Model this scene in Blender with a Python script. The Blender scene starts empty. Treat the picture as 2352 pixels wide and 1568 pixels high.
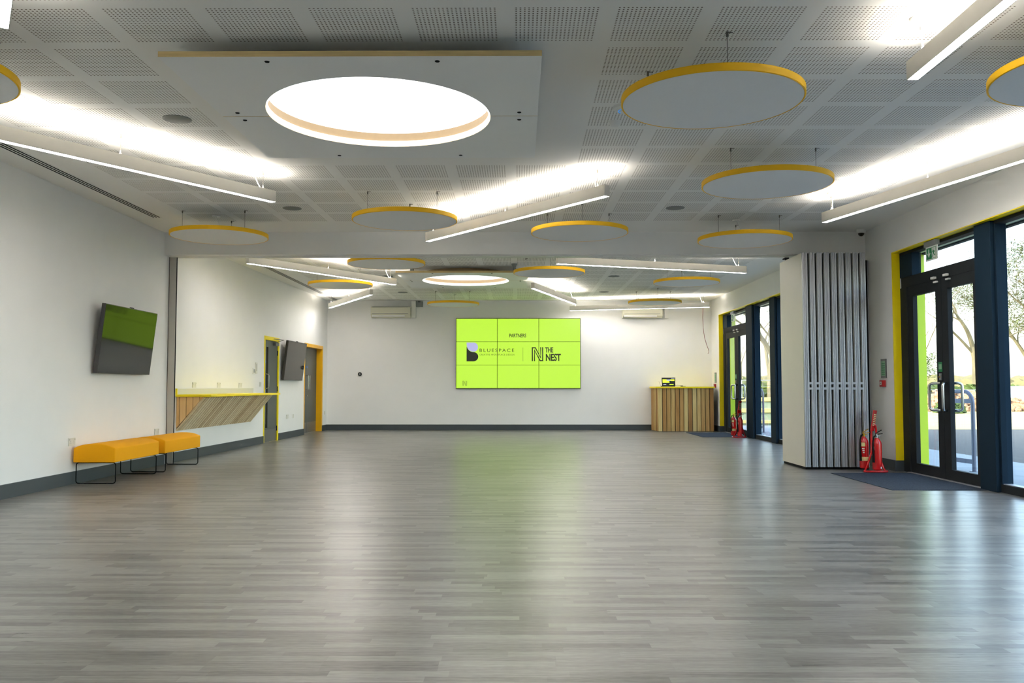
import bpy, bmesh, math, random
from mathutils import Vector, Matrix

S = bpy.context.scene
COL = S.collection
PI = math.pi

# ------------------------------------------------------------------ camera
cam_data = bpy.data.cameras.new('camera')
cam = bpy.data.objects.new('camera', cam_data)
COL.objects.link(cam)
CAM_H = 1.093
cam.location = (0, 0, CAM_H)
cam.rotation_euler = (PI / 2 + 0.0519, 0, 0.0072)
cam_data.sensor_width = 36.0
cam_data.lens = 36.0 * 2000.2 / 2352.0
cam_data.clip_start = 0.05
cam_data.clip_end = 600
S.camera = cam

# ------------------------------------------------------------------ world, sun, exposure
world = bpy.data.worlds.new('sky')
S.world = world
world.use_nodes = True
wn = world.node_tree
wn.nodes.clear()
w_out = wn.nodes.new('ShaderNodeOutputWorld')
w_bg = wn.nodes.new('ShaderNodeBackground')
w_sky = wn.nodes.new('ShaderNodeTexSky')
w_sky.sky_type = 'NISHITA'
w_sky.sun_disc = False
w_sky.sun_elevation = math.radians(34)
w_sky.sun_rotation = math.radians(245)
w_sky.air_density = 1.2
w_sky.dust_density = 3.5
w_sky.ozone_density = 1.5
w_bg.inputs['Strength'].default_value = 0.74
w_mix = wn.nodes.new('ShaderNodeMix')       # thin bright overcast veils the blue
w_mix.data_type = 'RGBA'
w_mix.inputs[0].default_value = 0.28
w_mix.inputs[7].default_value = (1.0, 1.0, 0.98, 1)
wn.links.new(w_sky.outputs[0], w_mix.inputs[6])
wn.links.new(w_mix.outputs[2], w_bg.inputs[0])
wn.links.new(w_bg.outputs[0], w_out.inputs[0])

sun_data = bpy.data.lights.new('sun', 'SUN')
sun_data.energy = 1.4
sun_data.angle = math.radians(0.6)
sun_data.color = (1.0, 0.95, 0.86)
sun = bpy.data.objects.new('sun', sun_data)
sun.rotation_euler = Vector((0.80, 0.28, -0.40)).to_track_quat('-Z', 'Y').to_euler()
COL.objects.link(sun)

S.view_settings.view_transform = 'Standard'
S.view_settings.look = 'None'
S.view_settings.gamma = 1.0
S.view_settings.use_curve_mapping = False
S.view_settings.exposure = 1.46
S.cycles.use_denoising = True
S.cycles.max_bounces = 9
S.cycles.diffuse_bounces = 5
S.cycles.glossy_bounces = 4
S.cycles.transparent_max_bounces = 16
S.cycles.sample_clamp_indirect = 10.0

LAMP_UP = 35.0        # emission of the upward side of the linear pendants
LAMP_DOWN = 15.0
SKYLIGHT = 0.95
SCREEN = 0.34


# ------------------------------------------------------------------ materials
def srgb(r, g, b):
    def f(c):
        c /= 255.0
        return c / 12.92 if c <= 0.04045 else ((c + 0.055) / 1.055) ** 2.4
    return (f(r), f(g), f(b), 1.0)


MATS = {}


def new_mat(name):
    m = bpy.data.materials.new(name)
    m.use_nodes = True
    MATS[name] = m
    nt = m.node_tree
    b = nt.nodes['Principled BSDF']
    return m, nt, b


def mat(name, col, rough=0.5, metal=0.0, spec=0.5, noise=0.0, nscale=30.0, stretch=(1, 1, 1), bump=0.0, coat=0.0):
    """plain procedural surface; noise = relative colour variation"""
    m, nt, b = new_mat(name)
    b.inputs['Base Color'].default_value = col
    b.inputs['Roughness'].default_value = rough
    b.inputs['Metallic'].default_value = metal
    b.inputs['Specular IOR Level'].default_value = spec
    b.inputs['Coat Weight'].default_value = coat
    if noise > 0 or bump > 0:
        tc = nt.nodes.new('ShaderNodeTexCoord')
        mp = nt.nodes.new('ShaderNodeMapping')
        mp.inputs['Scale'].default_value = stretch
        nz = nt.nodes.new('ShaderNodeTexNoise')
        nz.inputs['Scale'].default_value = nscale
        nz.inputs['Detail'].default_value = 4
        nt.links.new(tc.outputs['Object'], mp.inputs[0])
        nt.links.new(mp.outputs[0], nz.inputs['Vector'])
        if noise > 0:
            mr = nt.nodes.new('ShaderNodeMapRange')
            mr.inputs['From Min'].default_value = 0.25
            mr.inputs['From Max'].default_value = 0.75
            mr.inputs['To Min'].default_value = 1 - noise
            mr.inputs['To Max'].default_value = 1 + noise
            mx = nt.nodes.new('ShaderNodeVectorMath')
            mx.operation = 'SCALE'
            mx.inputs[0].default_value = col[:3]
            nt.links.new(nz.outputs[0], mr.inputs[0])
            nt.links.new(mr.outputs[0], mx.inputs['Scale'])
            nt.links.new(mx.outputs[0], b.inputs['Base Color'])
        if bump > 0:
            bp = nt.nodes.new('ShaderNodeBump')
            bp.inputs['Strength'].default_value = bump
            bp.inputs['Distance'].default_value = 0.01
            nt.links.new(nz.outputs[0], bp.inputs['Height'])
            nt.links.new(bp.outputs[0], b.inputs['Normal'])
    return m


def mat_emit(name, col, strength, base=None):
    m, nt, b = new_mat(name)
    b.inputs['Base Color'].default_value = base or (0.02, 0.02, 0.02, 1)
    b.inputs['Roughness'].default_value = 0.4
    b.inputs['Emission Color'].default_value = col
    b.inputs['Emission Strength'].default_value = strength
    return m


def mth(nt, op, a, b=None, c=None):
    n = nt.nodes.new('ShaderNodeMath')
    n.operation = op
    for i, v in enumerate((a, b, c)):
        if v is None:
            continue
        if isinstance(v, (int, float)):
            n.inputs[i].default_value = v
        else:
            nt.links.new(v, n.inputs[i])
    return n.outputs[0]


M_WALL = mat('wall_paint', srgb(243, 243, 241), 0.65, spec=0.3, noise=0.012, nscale=3, bump=0.02)
M_CEILPLAIN = mat('ceiling_paint', srgb(248, 247, 242), 0.8, spec=0.2)
M_SKIRT = mat('skirting_charcoal', srgb(58, 66, 71), 0.42, noise=0.04, nscale=8)
M_YELLOW = mat('yellow_gloss_paint', srgb(250, 228, 4), 0.4, noise=0.02, nscale=6)
M_AMBER = mat('amber_door_frame', srgb(236, 178, 10), 0.4, noise=0.02, nscale=6)
M_RIM = mat('disc_rim_yellow', srgb(255, 200, 2), 0.6, noise=0.02, nscale=9)
M_DISC = mat('disc_fabric_white', srgb(247, 248, 247), 0.9, spec=0.1, noise=0.015, nscale=60)
M_BLUE = mat('blue_grey_aluminium', srgb(22, 40, 54), 0.7, spec=0.1, noise=0.02, nscale=5)
M_DARKFRAME = mat('dark_door_frame', srgb(34, 38, 41), 0.65, spec=0.12, noise=0.02, nscale=5)
M_DOOR = mat('grey_door_laminate', srgb(78, 84, 82), 0.45, noise=0.03, nscale=4)
M_KICK = mat('brushed_kick_plate', srgb(120, 122, 122), 0.35, metal=0.7, noise=0.03, nscale=40, stretch=(1, 1, 20))
M_STEEL = mat('brushed_steel', srgb(196, 198, 198), 0.25, metal=1.0, noise=0.03, nscale=60)
M_ALU = mat('satin_aluminium', srgb(172, 174, 178), 0.38, metal=0.55, spec=0.5, noise=0.05, nscale=14, stretch=(40, 40, 0.3))
M_ALUGREY = mat('lamp_body_aluminium', srgb(196, 194, 186), 0.5, metal=0.15, noise=0.02, nscale=8)
M_BLACK = mat('black_rubber', srgb(9, 9, 10), 0.8, spec=0.2)
M_WIRE = mat('hanging_wire', srgb(120, 116, 108), 0.4, metal=0.6)
M_PANEL = mat('partition_laminate', srgb(222, 220, 208), 0.45, noise=0.012, nscale=3)
M_BENCH = mat('mustard_upholstery', srgb(240, 168, 4), 0.75, spec=0.25, noise=0.05, nscale=260, bump=0.15)
M_SCREENBLK = mat('tv_screen_gloss', srgb(24, 22, 8), 0.05, spec=0.4)
M_TVCASE = mat('tv_case', srgb(58, 56, 56), 0.35)
M_WHITEPL = mat('white_plastic', srgb(236, 236, 232), 0.35)
M_CREAMPL = mat('cream_plastic', srgb(226, 224, 204), 0.4)
M_GREYPL = mat('grey_plastic', srgb(128, 132, 130), 0.5)
M_SPEAKER = mat('speaker_grille', srgb(132, 135, 130), 0.7, noise=0.1, nscale=500)
M_PLY = mat('plywood_edge', srgb(226, 200, 142), 0.6, noise=0.12, nscale=6, stretch=(1, 1, 40))
M_BOARD = mat('white_laminated_board', srgb(247, 248, 247), 0.5, noise=0.01, nscale=4)
M_LINING = mat('skylight_lining', srgb(188, 158, 118), 0.6, noise=0.04, nscale=20)
M_RED = mat('red_enamel', srgb(196, 18, 22), 0.22, coat=0.4)
M_REDBOX = mat('red_plastic', srgb(176, 26, 30), 0.4)
M_BRASS = mat('brass', srgb(206, 160, 60), 0.3, metal=1.0)
M_CREAMLABEL = mat('cream_label', srgb(226, 208, 148), 0.5)
M_GREEN = mat('safety_green', srgb(8, 130, 70), 0.45)
M_PALEGREEN = mat('pale_green_label', srgb(140, 186, 150), 0.5)
M_INK = mat('black_ink', srgb(14, 16, 14), 0.5)
M_LIME = mat('lime_cladding', srgb(196, 222, 30), 0.45, noise=0.03, nscale=3)
M_SOFFIT = mat('cream_soffit', srgb(232, 236, 196), 0.6)
M_PAVING = mat('pale_paving', srgb(128, 136, 142), 0.85, noise=0.12, nscale=2.0, bump=0.1)
M_ASPHALT = mat('gravel_path', srgb(66, 66, 64), 0.95, noise=0.35, nscale=5, stretch=(1, 3, 1), bump=0.4)
M_STRAW = mat('straw_grass', srgb(150, 140, 92), 0.95, noise=0.22, nscale=0.8, stretch=(1, 2, 1))
M_FIELD = mat('far_field', srgb(150, 146, 90), 0.95, noise=0.15, nscale=0.1)
M_HEDGE = mat('hedge_leaves', srgb(66, 84, 34), 0.9, noise=0.5, nscale=5, bump=0.6)
M_FARWOOD = mat('far_woodland', srgb(96, 90, 58), 0.95, noise=0.3, nscale=0.4, bump=0.5)
M_BARK = mat('pale_bark', srgb(92, 86, 66), 0.9, noise=0.3, nscale=4, stretch=(1, 1, 0.3), bump=0.4)
M_LEAF = mat('cedar_needles', srgb(84, 92, 50), 0.9, noise=0.45, nscale=3)
M_RUBBLE = mat('rubble', srgb(142, 112, 84), 0.95, noise=0.35, nscale=3, bump=0.8)
M_TIMBER = mat('pale_timber', srgb(196, 176, 112), 0.8, noise=0.1, nscale=5, stretch=(0.3, 6, 6))
M_SLATEPANEL = mat('grey_green_boarding', srgb(136, 150, 128), 0.85, noise=0.12, nscale=3)
M_GALV = mat('galvanised_steel', srgb(150, 156, 162), 0.5, metal=0.4, noise=0.06, nscale=12)
M_HOOP = mat('slate_blue_steel', srgb(92, 98, 116), 0.4, metal=0.3, noise=0.08, nscale=9)
M_CLOUDGLASS = mat('site_panel_white', srgb(206, 216, 222), 0.6)
M_CORD = mat('dark_red_cord', srgb(120, 44, 40), 0.6)
M_SOCKET = mat('socket_white', srgb(222, 222, 212), 0.35)
M_SOCKETDARK = mat('socket_slot', srgb(186, 186, 178), 0.5)
M_COUNTERGREY = mat('upstand_grey', srgb(206, 208, 200), 0.5)
M_LAVENDER = mat_emit('screen_lavender', srgb(190, 190, 236), SCREEN)
M_LIMESCREEN = mat_emit('screen_lime', srgb(190, 242, 64), SCREEN * 1.12)
M_SCREENINK = mat_emit('screen_black', srgb(14, 22, 10), SCREEN)
M_LAMPUP = mat_emit('led_uplight', (1.0, 0.92, 0.83, 1), LAMP_UP)
M_LAMPDOWN = mat_emit('led_diffuser', (1.0, 0.97, 0.98, 1), LAMP_DOWN)
M_SKYLIGHT = mat_emit('skylight_diffuser', (0.97, 0.99, 1.0, 1), SKYLIGHT)
M_RING = mat_emit('led_ring', (1.0, 1.0, 1.0, 1), SKYLIGHT * 1.2)
M_LAPLIME = mat_emit('laptop_lime', srgb(190, 230, 40), 0.8)
M_LAPGREY = mat_emit('laptop_grey', srgb(170, 172, 190), 0.7)
M_BLUEGLOW = mat_emit('blue_glow', srgb(40, 130, 210), 0.35)  # lit arc on the dome; also makes the lampless door notices glow

# glass: clear pane with a mirror sheen
m, nt, b = new_mat('window_glass')
nt.nodes.remove(b)
tr = nt.nodes.new('ShaderNodeBsdfTransparent')
tr.inputs[0].default_value = (0.93, 0.965, 0.955, 1)
gl = nt.nodes.new('ShaderNodeBsdfGlossy')
gl.inputs['Roughness'].default_value = 0.01
lw = nt.nodes.new('ShaderNodeLayerWeight')
lw.inputs[0].default_value = 0.5
pw5 = nt.nodes.new('ShaderNodeMath')
pw5.operation = 'POWER'
pw5.inputs[1].default_value = 5.0
nt.links.new(lw.outputs['Facing'], pw5.inputs[0])
fr = nt.nodes.new('ShaderNodeMath')
fr.operation = 'MULTIPLY_ADD'
fr.inputs[1].default_value = 0.9
fr.inputs[2].default_value = 0.03
nt.links.new(pw5.outputs[0], fr.inputs[0])
mx = nt.nodes.new('ShaderNodeMixShader')
nt.links.new(fr.outputs[0], mx.inputs[0])
nt.links.new(tr.outputs[0], mx.inputs[1])
nt.links.new(gl.outputs[0], mx.inputs[2])
nt.links.new(mx.outputs[0], nt.nodes['Material Output'].inputs[0])
M_GLASS = m


def mat_wood(name, cols, along=2, scale=1.0, rough=0.6):
    """timber boards: streaky grain along one axis plus a tone per mesh island"""
    m, nt, b = new_mat(name)
    tc = nt.nodes.new('ShaderNodeTexCoord')
    mp = nt.nodes.new('ShaderNodeMapping')
    sc = [28 * scale] * 3
    sc[along] = 1.6 * scale
    mp.inputs['Scale'].default_value = sc
    nz = nt.nodes.new('ShaderNodeTexNoise')
    nz.inputs['Scale'].default_value = 1.0
    nz.inputs['Detail'].default_value = 5
    nz.inputs['Distortion'].default_value = 0.6
    nt.links.new(tc.outputs['Object'], mp.inputs[0])
    nt.links.new(mp.outputs[0], nz.inputs['Vector'])
    oi = nt.nodes.new('ShaderNodeObjectInfo')
    add = mth(nt, 'ADD', mth(nt, 'MULTIPLY', nz.outputs[0], 0.6), mth(nt, 'MULTIPLY', oi.outputs['Random'], 0.55))
    cr = nt.nodes.new('ShaderNodeValToRGB')
    e = cr.color_ramp.elements
    e[0].position = 0.12
    e[0].color = cols[0]
    e[1].position = 0.9
    e[1].color = cols[-1]
    for i, c in enumerate(cols[1:-1]):
        ne = e.new(0.12 + 0.78 * (i + 1) / (len(cols) - 1))
        ne.color = c
    nt.links.new(add, cr.inputs[0])
    nt.links.new(cr.outputs[0], b.inputs['Base Color'])
    b.inputs['Roughness'].default_value = rough
    return m


M_SLAT = mat_wood('larch_slats', [srgb(124, 78, 28), srgb(158, 114, 54), srgb(184, 148, 84), srgb(206, 184, 122)], 2)
M_SLATC = mat_wood('counter_slats_warm', [srgb(206, 154, 88), srgb(236, 192, 128), srgb(244, 206, 146)], 2)
M_SLATD = mat_wood('counter_slats_grey', [srgb(186, 150, 104), srgb(224, 200, 156), srgb(244, 228, 194)], 2, 1.0)
M_BACKING = mat('dark_batten_backing', srgb(40, 32, 26), 0.8)


def mat_floor():
    m, nt, b = new_mat('vinyl_strip_floor')
    tc = nt.nodes.new('ShaderNodeTexCoord')
    sx = nt.nodes.new('ShaderNodeSeparateXYZ')
    nt.links.new(tc.outputs['Object'], sx.inputs[0])
    X, Y = sx.outputs[0], sx.outputs[1]
    rowf = mth(nt, 'DIVIDE', Y, 0.062)
    row = mth(nt, 'FLOOR', rowf)
    wn1 = nt.nodes.new('ShaderNodeTexWhiteNoise')
    wn1.noise_dimensions = '1D'
    nt.links.new(row, wn1.inputs['W'])
    xo = mth(nt, 'DIVIDE', mth(nt, 'ADD', X, mth(nt, 'MULTIPLY', wn1.outputs[0], 5.3)), 0.46)
    cell = mth(nt, 'FLOOR', xo)
    cb = nt.nodes.new('ShaderNodeCombineXYZ')
    nt.links.new(row, cb.inputs[0])
    nt.links.new(cell, cb.inputs[1])
    wn2 = nt.nodes.new('ShaderNodeTexWhiteNoise')
    wn2.noise_dimensions = '2D'
    nt.links.new(cb.outputs[0], wn2.inputs['Vector'])
    mp = nt.nodes.new('ShaderNodeMapping')
    mp.inputs['Scale'].default_value = (3.0, 70.0, 1)
    nt.links.new(tc.outputs['Object'], mp.inputs[0])
    nz = nt.nodes.new('ShaderNodeTexNoise')
    nz.inputs['Scale'].default_value = 1.0
    nz.inputs['Detail'].default_value = 5
    nt.links.new(mp.outputs[0], nz.inputs['Vector'])
    mp3 = nt.nodes.new('ShaderNodeMapping')
    mp3.inputs['Scale'].default_value = (18.0, 60.0, 1)
    nt.links.new(tc.outputs['Object'], mp3.inputs[0])
    nz3 = nt.nodes.new('ShaderNodeTexNoise')
    nz3.inputs['Scale'].default_value = 1.0
    nz3.inputs['Detail'].default_value = 3
    nt.links.new(mp3.outputs[0], nz3.inputs['Vector'])
    v = mth(nt, 'ADD', mth(nt, 'MULTIPLY', wn2.outputs[0], 0.62), mth(nt, 'MULTIPLY_ADD', nz.outputs[0], 1.1, -0.36))
    v = mth(nt, 'ADD', v, mth(nt, 'MULTIPLY', mth(nt, 'SUBTRACT', nz3.outputs[0], 0.5), 0.6))
    cr = nt.nodes.new('ShaderNodeValToRGB')
    e = cr.color_ramp.elements
    e[0].position = 0.08
    e[0].color = srgb(64, 63, 60)
    e[1].position = 0.92
    e[1].color = srgb(132, 132, 127)
    ne = e.new(0.4)
    ne.color = srgb(97, 97, 92)
    nt.links.new(v, cr.inputs[0])
    nt.links.new(cr.outputs[0], b.inputs['Base Color'])
    rr = mth(nt, 'ADD', mth(nt, 'MULTIPLY', nz.outputs[0], 0.12), 0.24)
    nt.links.new(rr, b.inputs['Roughness'])
    b.inputs['Specular IOR Level'].default_value = 0.55
    bp = nt.nodes.new('ShaderNodeBump')
    bp.inputs['Strength'].default_value = 0.22
    bp.inputs['Distance'].default_value = 0.002
    nt.links.new(nz.outputs[0], bp.inputs['Height'])
    nt.links.new(bp.outputs[0], b.inputs['Normal'])
    return m


def mat_perforated(name, x0, y0, rows_blank, cols_blank, rmin, rmax, cmin=-7, cmax=6):
    """white plasterboard ceiling with 20 x 20 square holes in every 600 mm module"""
    m, nt, b = new_mat(name)
    tc = nt.nodes.new('ShaderNodeTexCoord')
    sx = nt.nodes.new('ShaderNodeSeparateXYZ')
    nt.links.new(tc.outputs['Object'], sx.inputs[0])
    res = None
    idx = []
    for k, (c, o) in enumerate(((sx.outputs[0], x0), (sx.outputs[1], y0))):
        u = mth(nt, 'DIVIDE', mth(nt, 'SUBTRACT', c, o - 0.0125), 0.6)
        fl = mth(nt, 'FLOOR', u)
        idx.append(fl)
        fr_ = mth(nt, 'MULTIPLY', mth(nt, 'SUBTRACT', u, fl), 24.0)
        inside = mth(nt, 'LESS_THAN', fr_, 20.0)
        cf = mth(nt, 'FRACT', fr_)
        hole = mth(nt, 'LESS_THAN', mth(nt, 'ABSOLUTE', mth(nt, 'SUBTRACT', cf, 0.5)), 0.20)
        t = mth(nt, 'MULTIPLY', inside, hole)
        res = t if res is None else mth(nt, 'MULTIPLY', res, t)
    ci, ri = idx

    def between(v, a, b_):
        return mth(nt, 'MULTIPLY', mth(nt, 'GREATER_THAN', v, a - 0.5), mth(nt, 'LESS_THAN', v, b_ + 0.5))
    res = mth(nt, 'MULTIPLY', res, between(ci, cmin, cmax))
    res = mth(nt, 'MULTIPLY', res, between(ri, rmin, rmax))
    blank = mth(nt, 'MULTIPLY', between(ci, *cols_blank), between(ri, *rows_blank))
    res = mth(nt, 'MULTIPLY', res, mth(nt, 'SUBTRACT', 1.0, blank))
    mixn = nt.nodes.new('ShaderNodeMix')
    mixn.data_type = 'RGBA'
    mixn.inputs[6].default_value = srgb(248, 247, 242)
    mixn.inputs[7].default_value = srgb(122, 114, 98)
    nt.links.new(res, mixn.inputs[0])
    nt.links.new(mixn.outputs[2], b.inputs['Base Color'])
    b.inputs['Roughness'].default_value = 0.8
    b.inputs['Specular IOR Level'].default_value = 0.2
    return m


M_FLOOR = mat_floor()
M_CEIL_A = mat_perforated('perforated_ceiling_near', -0.0114, 4.937, (1, 5), (-4, 0), -14, 10)
M_CEIL_B = mat_perforated('perforated_ceiling_far', -0.0114, 15.19, (1, 5), (-4, 0), -3, 10)


def mat_carpet():
    m, nt, b = new_mat('entrance_mat_ribbed')
    tc = nt.nodes.new('ShaderNodeTexCoord')
    nz = nt.nodes.new('ShaderNodeTexNoise')
    nz.inputs['Scale'].default_value = 90
    wv = nt.nodes.new('ShaderNodeTexWave')
    wv.inputs['Scale'].default_value = 22
    wv.inputs['Distortion'].default_value = 3
    wv.bands_direction = 'DIAGONAL'
    nt.links.new(tc.outputs['Object'], nz.inputs['Vector'])
    nt.links.new(tc.outputs['Object'], wv.inputs['Vector'])
    v = mth(nt, 'ADD', mth(nt, 'MULTIPLY', nz.outputs[0], 0.7), mth(nt, 'MULTIPLY', wv.outputs[0], 0.3))
    cr = nt.nodes.new('ShaderNodeValToRGB')
    cr.color_ramp.elements[0].position = 0.3
    cr.color_ramp.elements[0].color = srgb(24, 30, 38)
    cr.color_ramp.elements[1].position = 0.75
    cr.color_ramp.elements[1].color = srgb(66, 76, 88)
    nt.links.new(v, cr.inputs[0])
    nt.links.new(cr.outputs[0], b.inputs['Base Color'])
    b.inputs['Roughness'].default_value = 0.95
    b.inputs['Specular IOR Level'].default_value = 0.1
    return m


M_MAT = mat_carpet()


# ------------------------------------------------------------------ mesh helpers
class MB:
    def __init__(self):
        self.v = []
        self.f = []

    def add(self, vs, fs):
        o = len(self.v)
        self.v += [tuple(p) for p in vs]
        self.f += [tuple(i + o for i in f) for f in fs]
        return self

    def box(self, x0, x1, y0, y1, z0, z1, M=None):
        vs = [Vector(p) for p in ((x0, y0, z0), (x1, y0, z0), (x1, y1, z0), (x0, y1, z0), (x0, y0, z1), (x1, y0, z1), (x1, y1, z1), (x0, y1, z1))]
        if M is not None:
            vs = [M @ p for p in vs]
        return self.add(vs, [(3, 2, 1, 0), (4, 5, 6, 7), (0, 1, 5, 4), (1, 2, 6, 5), (2, 3, 7, 6), (3, 0, 4, 7)])

    def prism(self, pts, h0, h1, axis='z'):
        """polygon (list of 2-D points) pushed along an axis"""
        n = len(pts)

        def P(a, b_, h):
            return {'z': (a, b_, h), 'y': (a, h, b_), 'x': (h, a, b_)}[axis]
        vs = [P(a, b_, h0) for a, b_ in pts] + [P(a, b_, h1) for a, b_ in pts]
        fs = [tuple(range(n))[::-1], tuple(range(n, 2 * n))] + [(i, (i + 1) % n, n + (i + 1) % n, n + i) for i in range(n)]
        return self.add(vs, fs)

    def lathe(self, prof, n=32, c=(0, 0, 0), M=None):
        """profile [(r, z)] round the z axis"""
        vs = []
        for r, z in prof:
            for k in range(n):
                a = 2 * PI * k / n
                vs.append(Vector((r * math.cos(a), r * math.sin(a), z)))
        if M is not None:
            vs = [M @ p for p in vs]
        vs = [p + Vector(c) for p in vs]
        fs = []
        for i in range(len(prof) - 1):
            for k in range(n):
                a, b_ = i * n + k, i * n + (k + 1) % n
                fs.append((a, b_, b_ + n, a + n))
        if prof[0][0] > 1e-6:
            fs.append(tuple(range(n))[::-1])
        if prof[-1][0] > 1e-6:
            fs.append(tuple((len(prof) - 1) * n + k for k in range(n)))
        return self.add(vs, fs)

    def cyl(self, c, r, z0, z1, n=20):
        return self.lathe([(r, z0), (r, z1)], n, c)

    def tube(self, path, r, n=8, closed=False):
        """round tube along points; r is a number or a list"""
        P = [Vector(p) for p in path]
        m = len(P)
        rs = r if isinstance(r, (list, tuple)) else [r] * m
        rings = []
        up = None
        for i in range(m):
            if closed:
                t = (P[(i + 1) % m] - P[i - 1]).normalized()
            else:
                t = (P[min(i + 1, m - 1)] - P[max(i - 1, 0)]).normalized()
            if up is None:
                up = Vector((0, 0, 1)) if abs(t.z) < 0.9 else Vector((1, 0, 0))
            a = t.cross(up)
            if a.length < 1e-5:
                a = t.cross(Vector((1, 0.3, 0)))
            a.normalize()
            b_ = a.cross(t).normalized()
            up = b_
            rings.append([P[i] + (a * math.cos(2 * PI * k / n) + b_ * math.sin(2 * PI * k / n)) * rs[i] for k in range(n)])
        vs = [p for rg in rings for p in rg]
        fs = []
        for i in range(m if closed else m - 1):
            j = (i + 1) % m
            for k in range(n):
                k2 = (k + 1) % n
                fs.append((i * n + k, i * n + k2, j * n + k2, j * n + k))
        if not closed:
            fs += [tuple(range(n))[::-1], tuple((m - 1) * n + k for k in range(n))]
        return self.add(vs, fs)


def setup(o, label=None, cat=None, group=None, kind=None):
    if label:
        o['label'] = label
    if cat:
        o['category'] = cat
    if group:
        o['group'] = group
    if kind:
        o['kind'] = kind
    return o


def obj(name, mb, material, parent=None, smooth=False, bevel=0.0, seg=2, loc=None, rotz=0.0, cleanup=True):
    me = bpy.data.meshes.new(name)
    me.from_pydata(mb.v, [], mb.f)
    bm = bmesh.new()
    bm.from_mesh(me)
    if bevel > 0:
        bmesh.ops.bevel(bm, geom=list(bm.edges), offset=bevel, segments=seg, affect='EDGES', profile=0.6, clamp_overlap=True)
    bmesh.ops.recalc_face_normals(bm, faces=bm.faces)
    bm.to_mesh(me)
    bm.free()
    me.materials.append(material)
    o = bpy.data.objects.new(name, me)
    COL.objects.link(o)
    if smooth:
        for p in me.polygons:
            p.use_smooth = True
        me.set_sharp_from_angle(angle=math.radians(35))
    if parent is not None:
        o.parent = parent
    if loc is not None:
        o.location = loc
    o.rotation_euler.z = rotz
    return o


def thing(name, label, cat, loc=(0, 0, 0), rotz=0.0, group=None, kind=None):
    o = bpy.data.objects.new(name, None)
    COL.objects.link(o)
    o.location = loc
    o.rotation_euler = (0, 0, rotz)
    o.empty_display_size = 0.1
    return setup(o, label, cat, group, kind)


def part_label(o, s):
    o['label'] = s
    return o


def copy_tree(o, parent=None):
    c = o.copy()
    COL.objects.link(c)
    if parent is not None:
        c.parent = parent
    for ch in list(o.children):
        copy_tree(ch, c)
    return c


def place(first, i, loc, rotz, label, group=None):
    o = first if i == 0 else copy_tree(first)
    o.location = loc
    o.rotation_euler.z = rotz
    o['label'] = label
    if group:
        o['group'] = group
    return o


def text_mb(body, x0, x1, z0, z1, depth=0.002, plane='xz', y=0.0, spacing=1.0, bold=0.0):
    """letters as a mesh fitted to a box in the xz plane (facing -y) or yz plane (facing -x, reading towards -y)"""
    cu = bpy.data.curves.new('lettering', 'FONT')
    cu.body = body
    cu.size = 1.0
    cu.space_character = spacing
    cu.offset = bold
    cu.extrude = 0.01
    cu.resolution_u = 3
    o = bpy.data.objects.new('lettering_tmp', cu)
    COL.objects.link(o)
    bpy.context.view_layer.update()
    dg = bpy.context.evaluated_depsgraph_get()
    me = bpy.data.meshes.new_from_object(o.evaluated_get(dg))
    bpy.data.objects.remove(o)
    bpy.data.curves.remove(cu)
    xs = [v.co.x for v in me.vertices]
    ys = [v.co.y for v in me.vertices]
    zs = [v.co.z for v in me.vertices]
    ax, bx, ay, by, az, bz = min(xs), max(xs), min(ys), max(ys), min(zs), max(zs)
    mb = MB()
    vs = []
    for v in me.vertices:
        u = x0 + (v.co.x - ax) / (bx - ax) * (x1 - x0)
        w = z0 + (v.co.y - ay) / (by - ay) * (z1 - z0)
        d = y - (v.co.z - az) / (bz - az) * depth
        vs.append((u, d, w) if plane == 'xz' else (d, u, w))
    mb.add(vs, [tuple(p.vertices) for p in me.polygons])
    bpy.data.meshes.remove(me)
    return mb


def wall_boxes(mb, axis, pos, thick, a0, a1, z0, z1, holes):
    """wall plane at `pos` (inner face), thickness outward (signed), along the other axis from a0 to a1, with holes (h0, h1, hz0, hz1)"""
    cuts = sorted({a0, a1} | {h for ho in holes for h in ho[:2]})
    for i in range(len(cuts) - 1):
        s0, s1 = cuts[i], cuts[i + 1]
        mid = (s0 + s1) / 2
        zs = [(z0, z1)]
        for h0, h1, hz0, hz1 in holes:
            if h0 < mid < h1:
                zs = []
                if hz0 > z0 + 1e-4:
                    zs.append((z0, hz0))
                if hz1 < z1 - 1e-4:
                    zs.append((hz1, z1))
        for q0, q1 in zs:
            lo, hi = min(pos, pos + thick), max(pos, pos + thick)
            if axis == 'x':
                mb.box(lo, hi, s0, s1, q0, q1)
            else:
                mb.box(s0, s1, lo, hi, q0, q1)


# ------------------------------------------------------------------ setting: dimensions
XL, XR, YF, YB, H = -5.025, 4.90, -4.0, 22.1, 3.283
BEAM0, BEAM1, BEAMZ = 12.25, 12.56, 2.965
LA = 0.017366674904       # the far half of the left wall turns in by one degree
LO = Vector((-5.025, 12.6, 0))
LM = Matrix.Translation(LO) @ Matrix.Rotation(-LA, 4, 'Z')


def LW(x, y, z=0.0):
    return tuple(LM @ Vector((x, y, z)))


FW0, FW1 = 0.9, 11.4      # glazed opening of the near half
RW0, RW1 = 13.6, 21.28    # glazed opening of the far half
OPZ = 2.85

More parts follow.
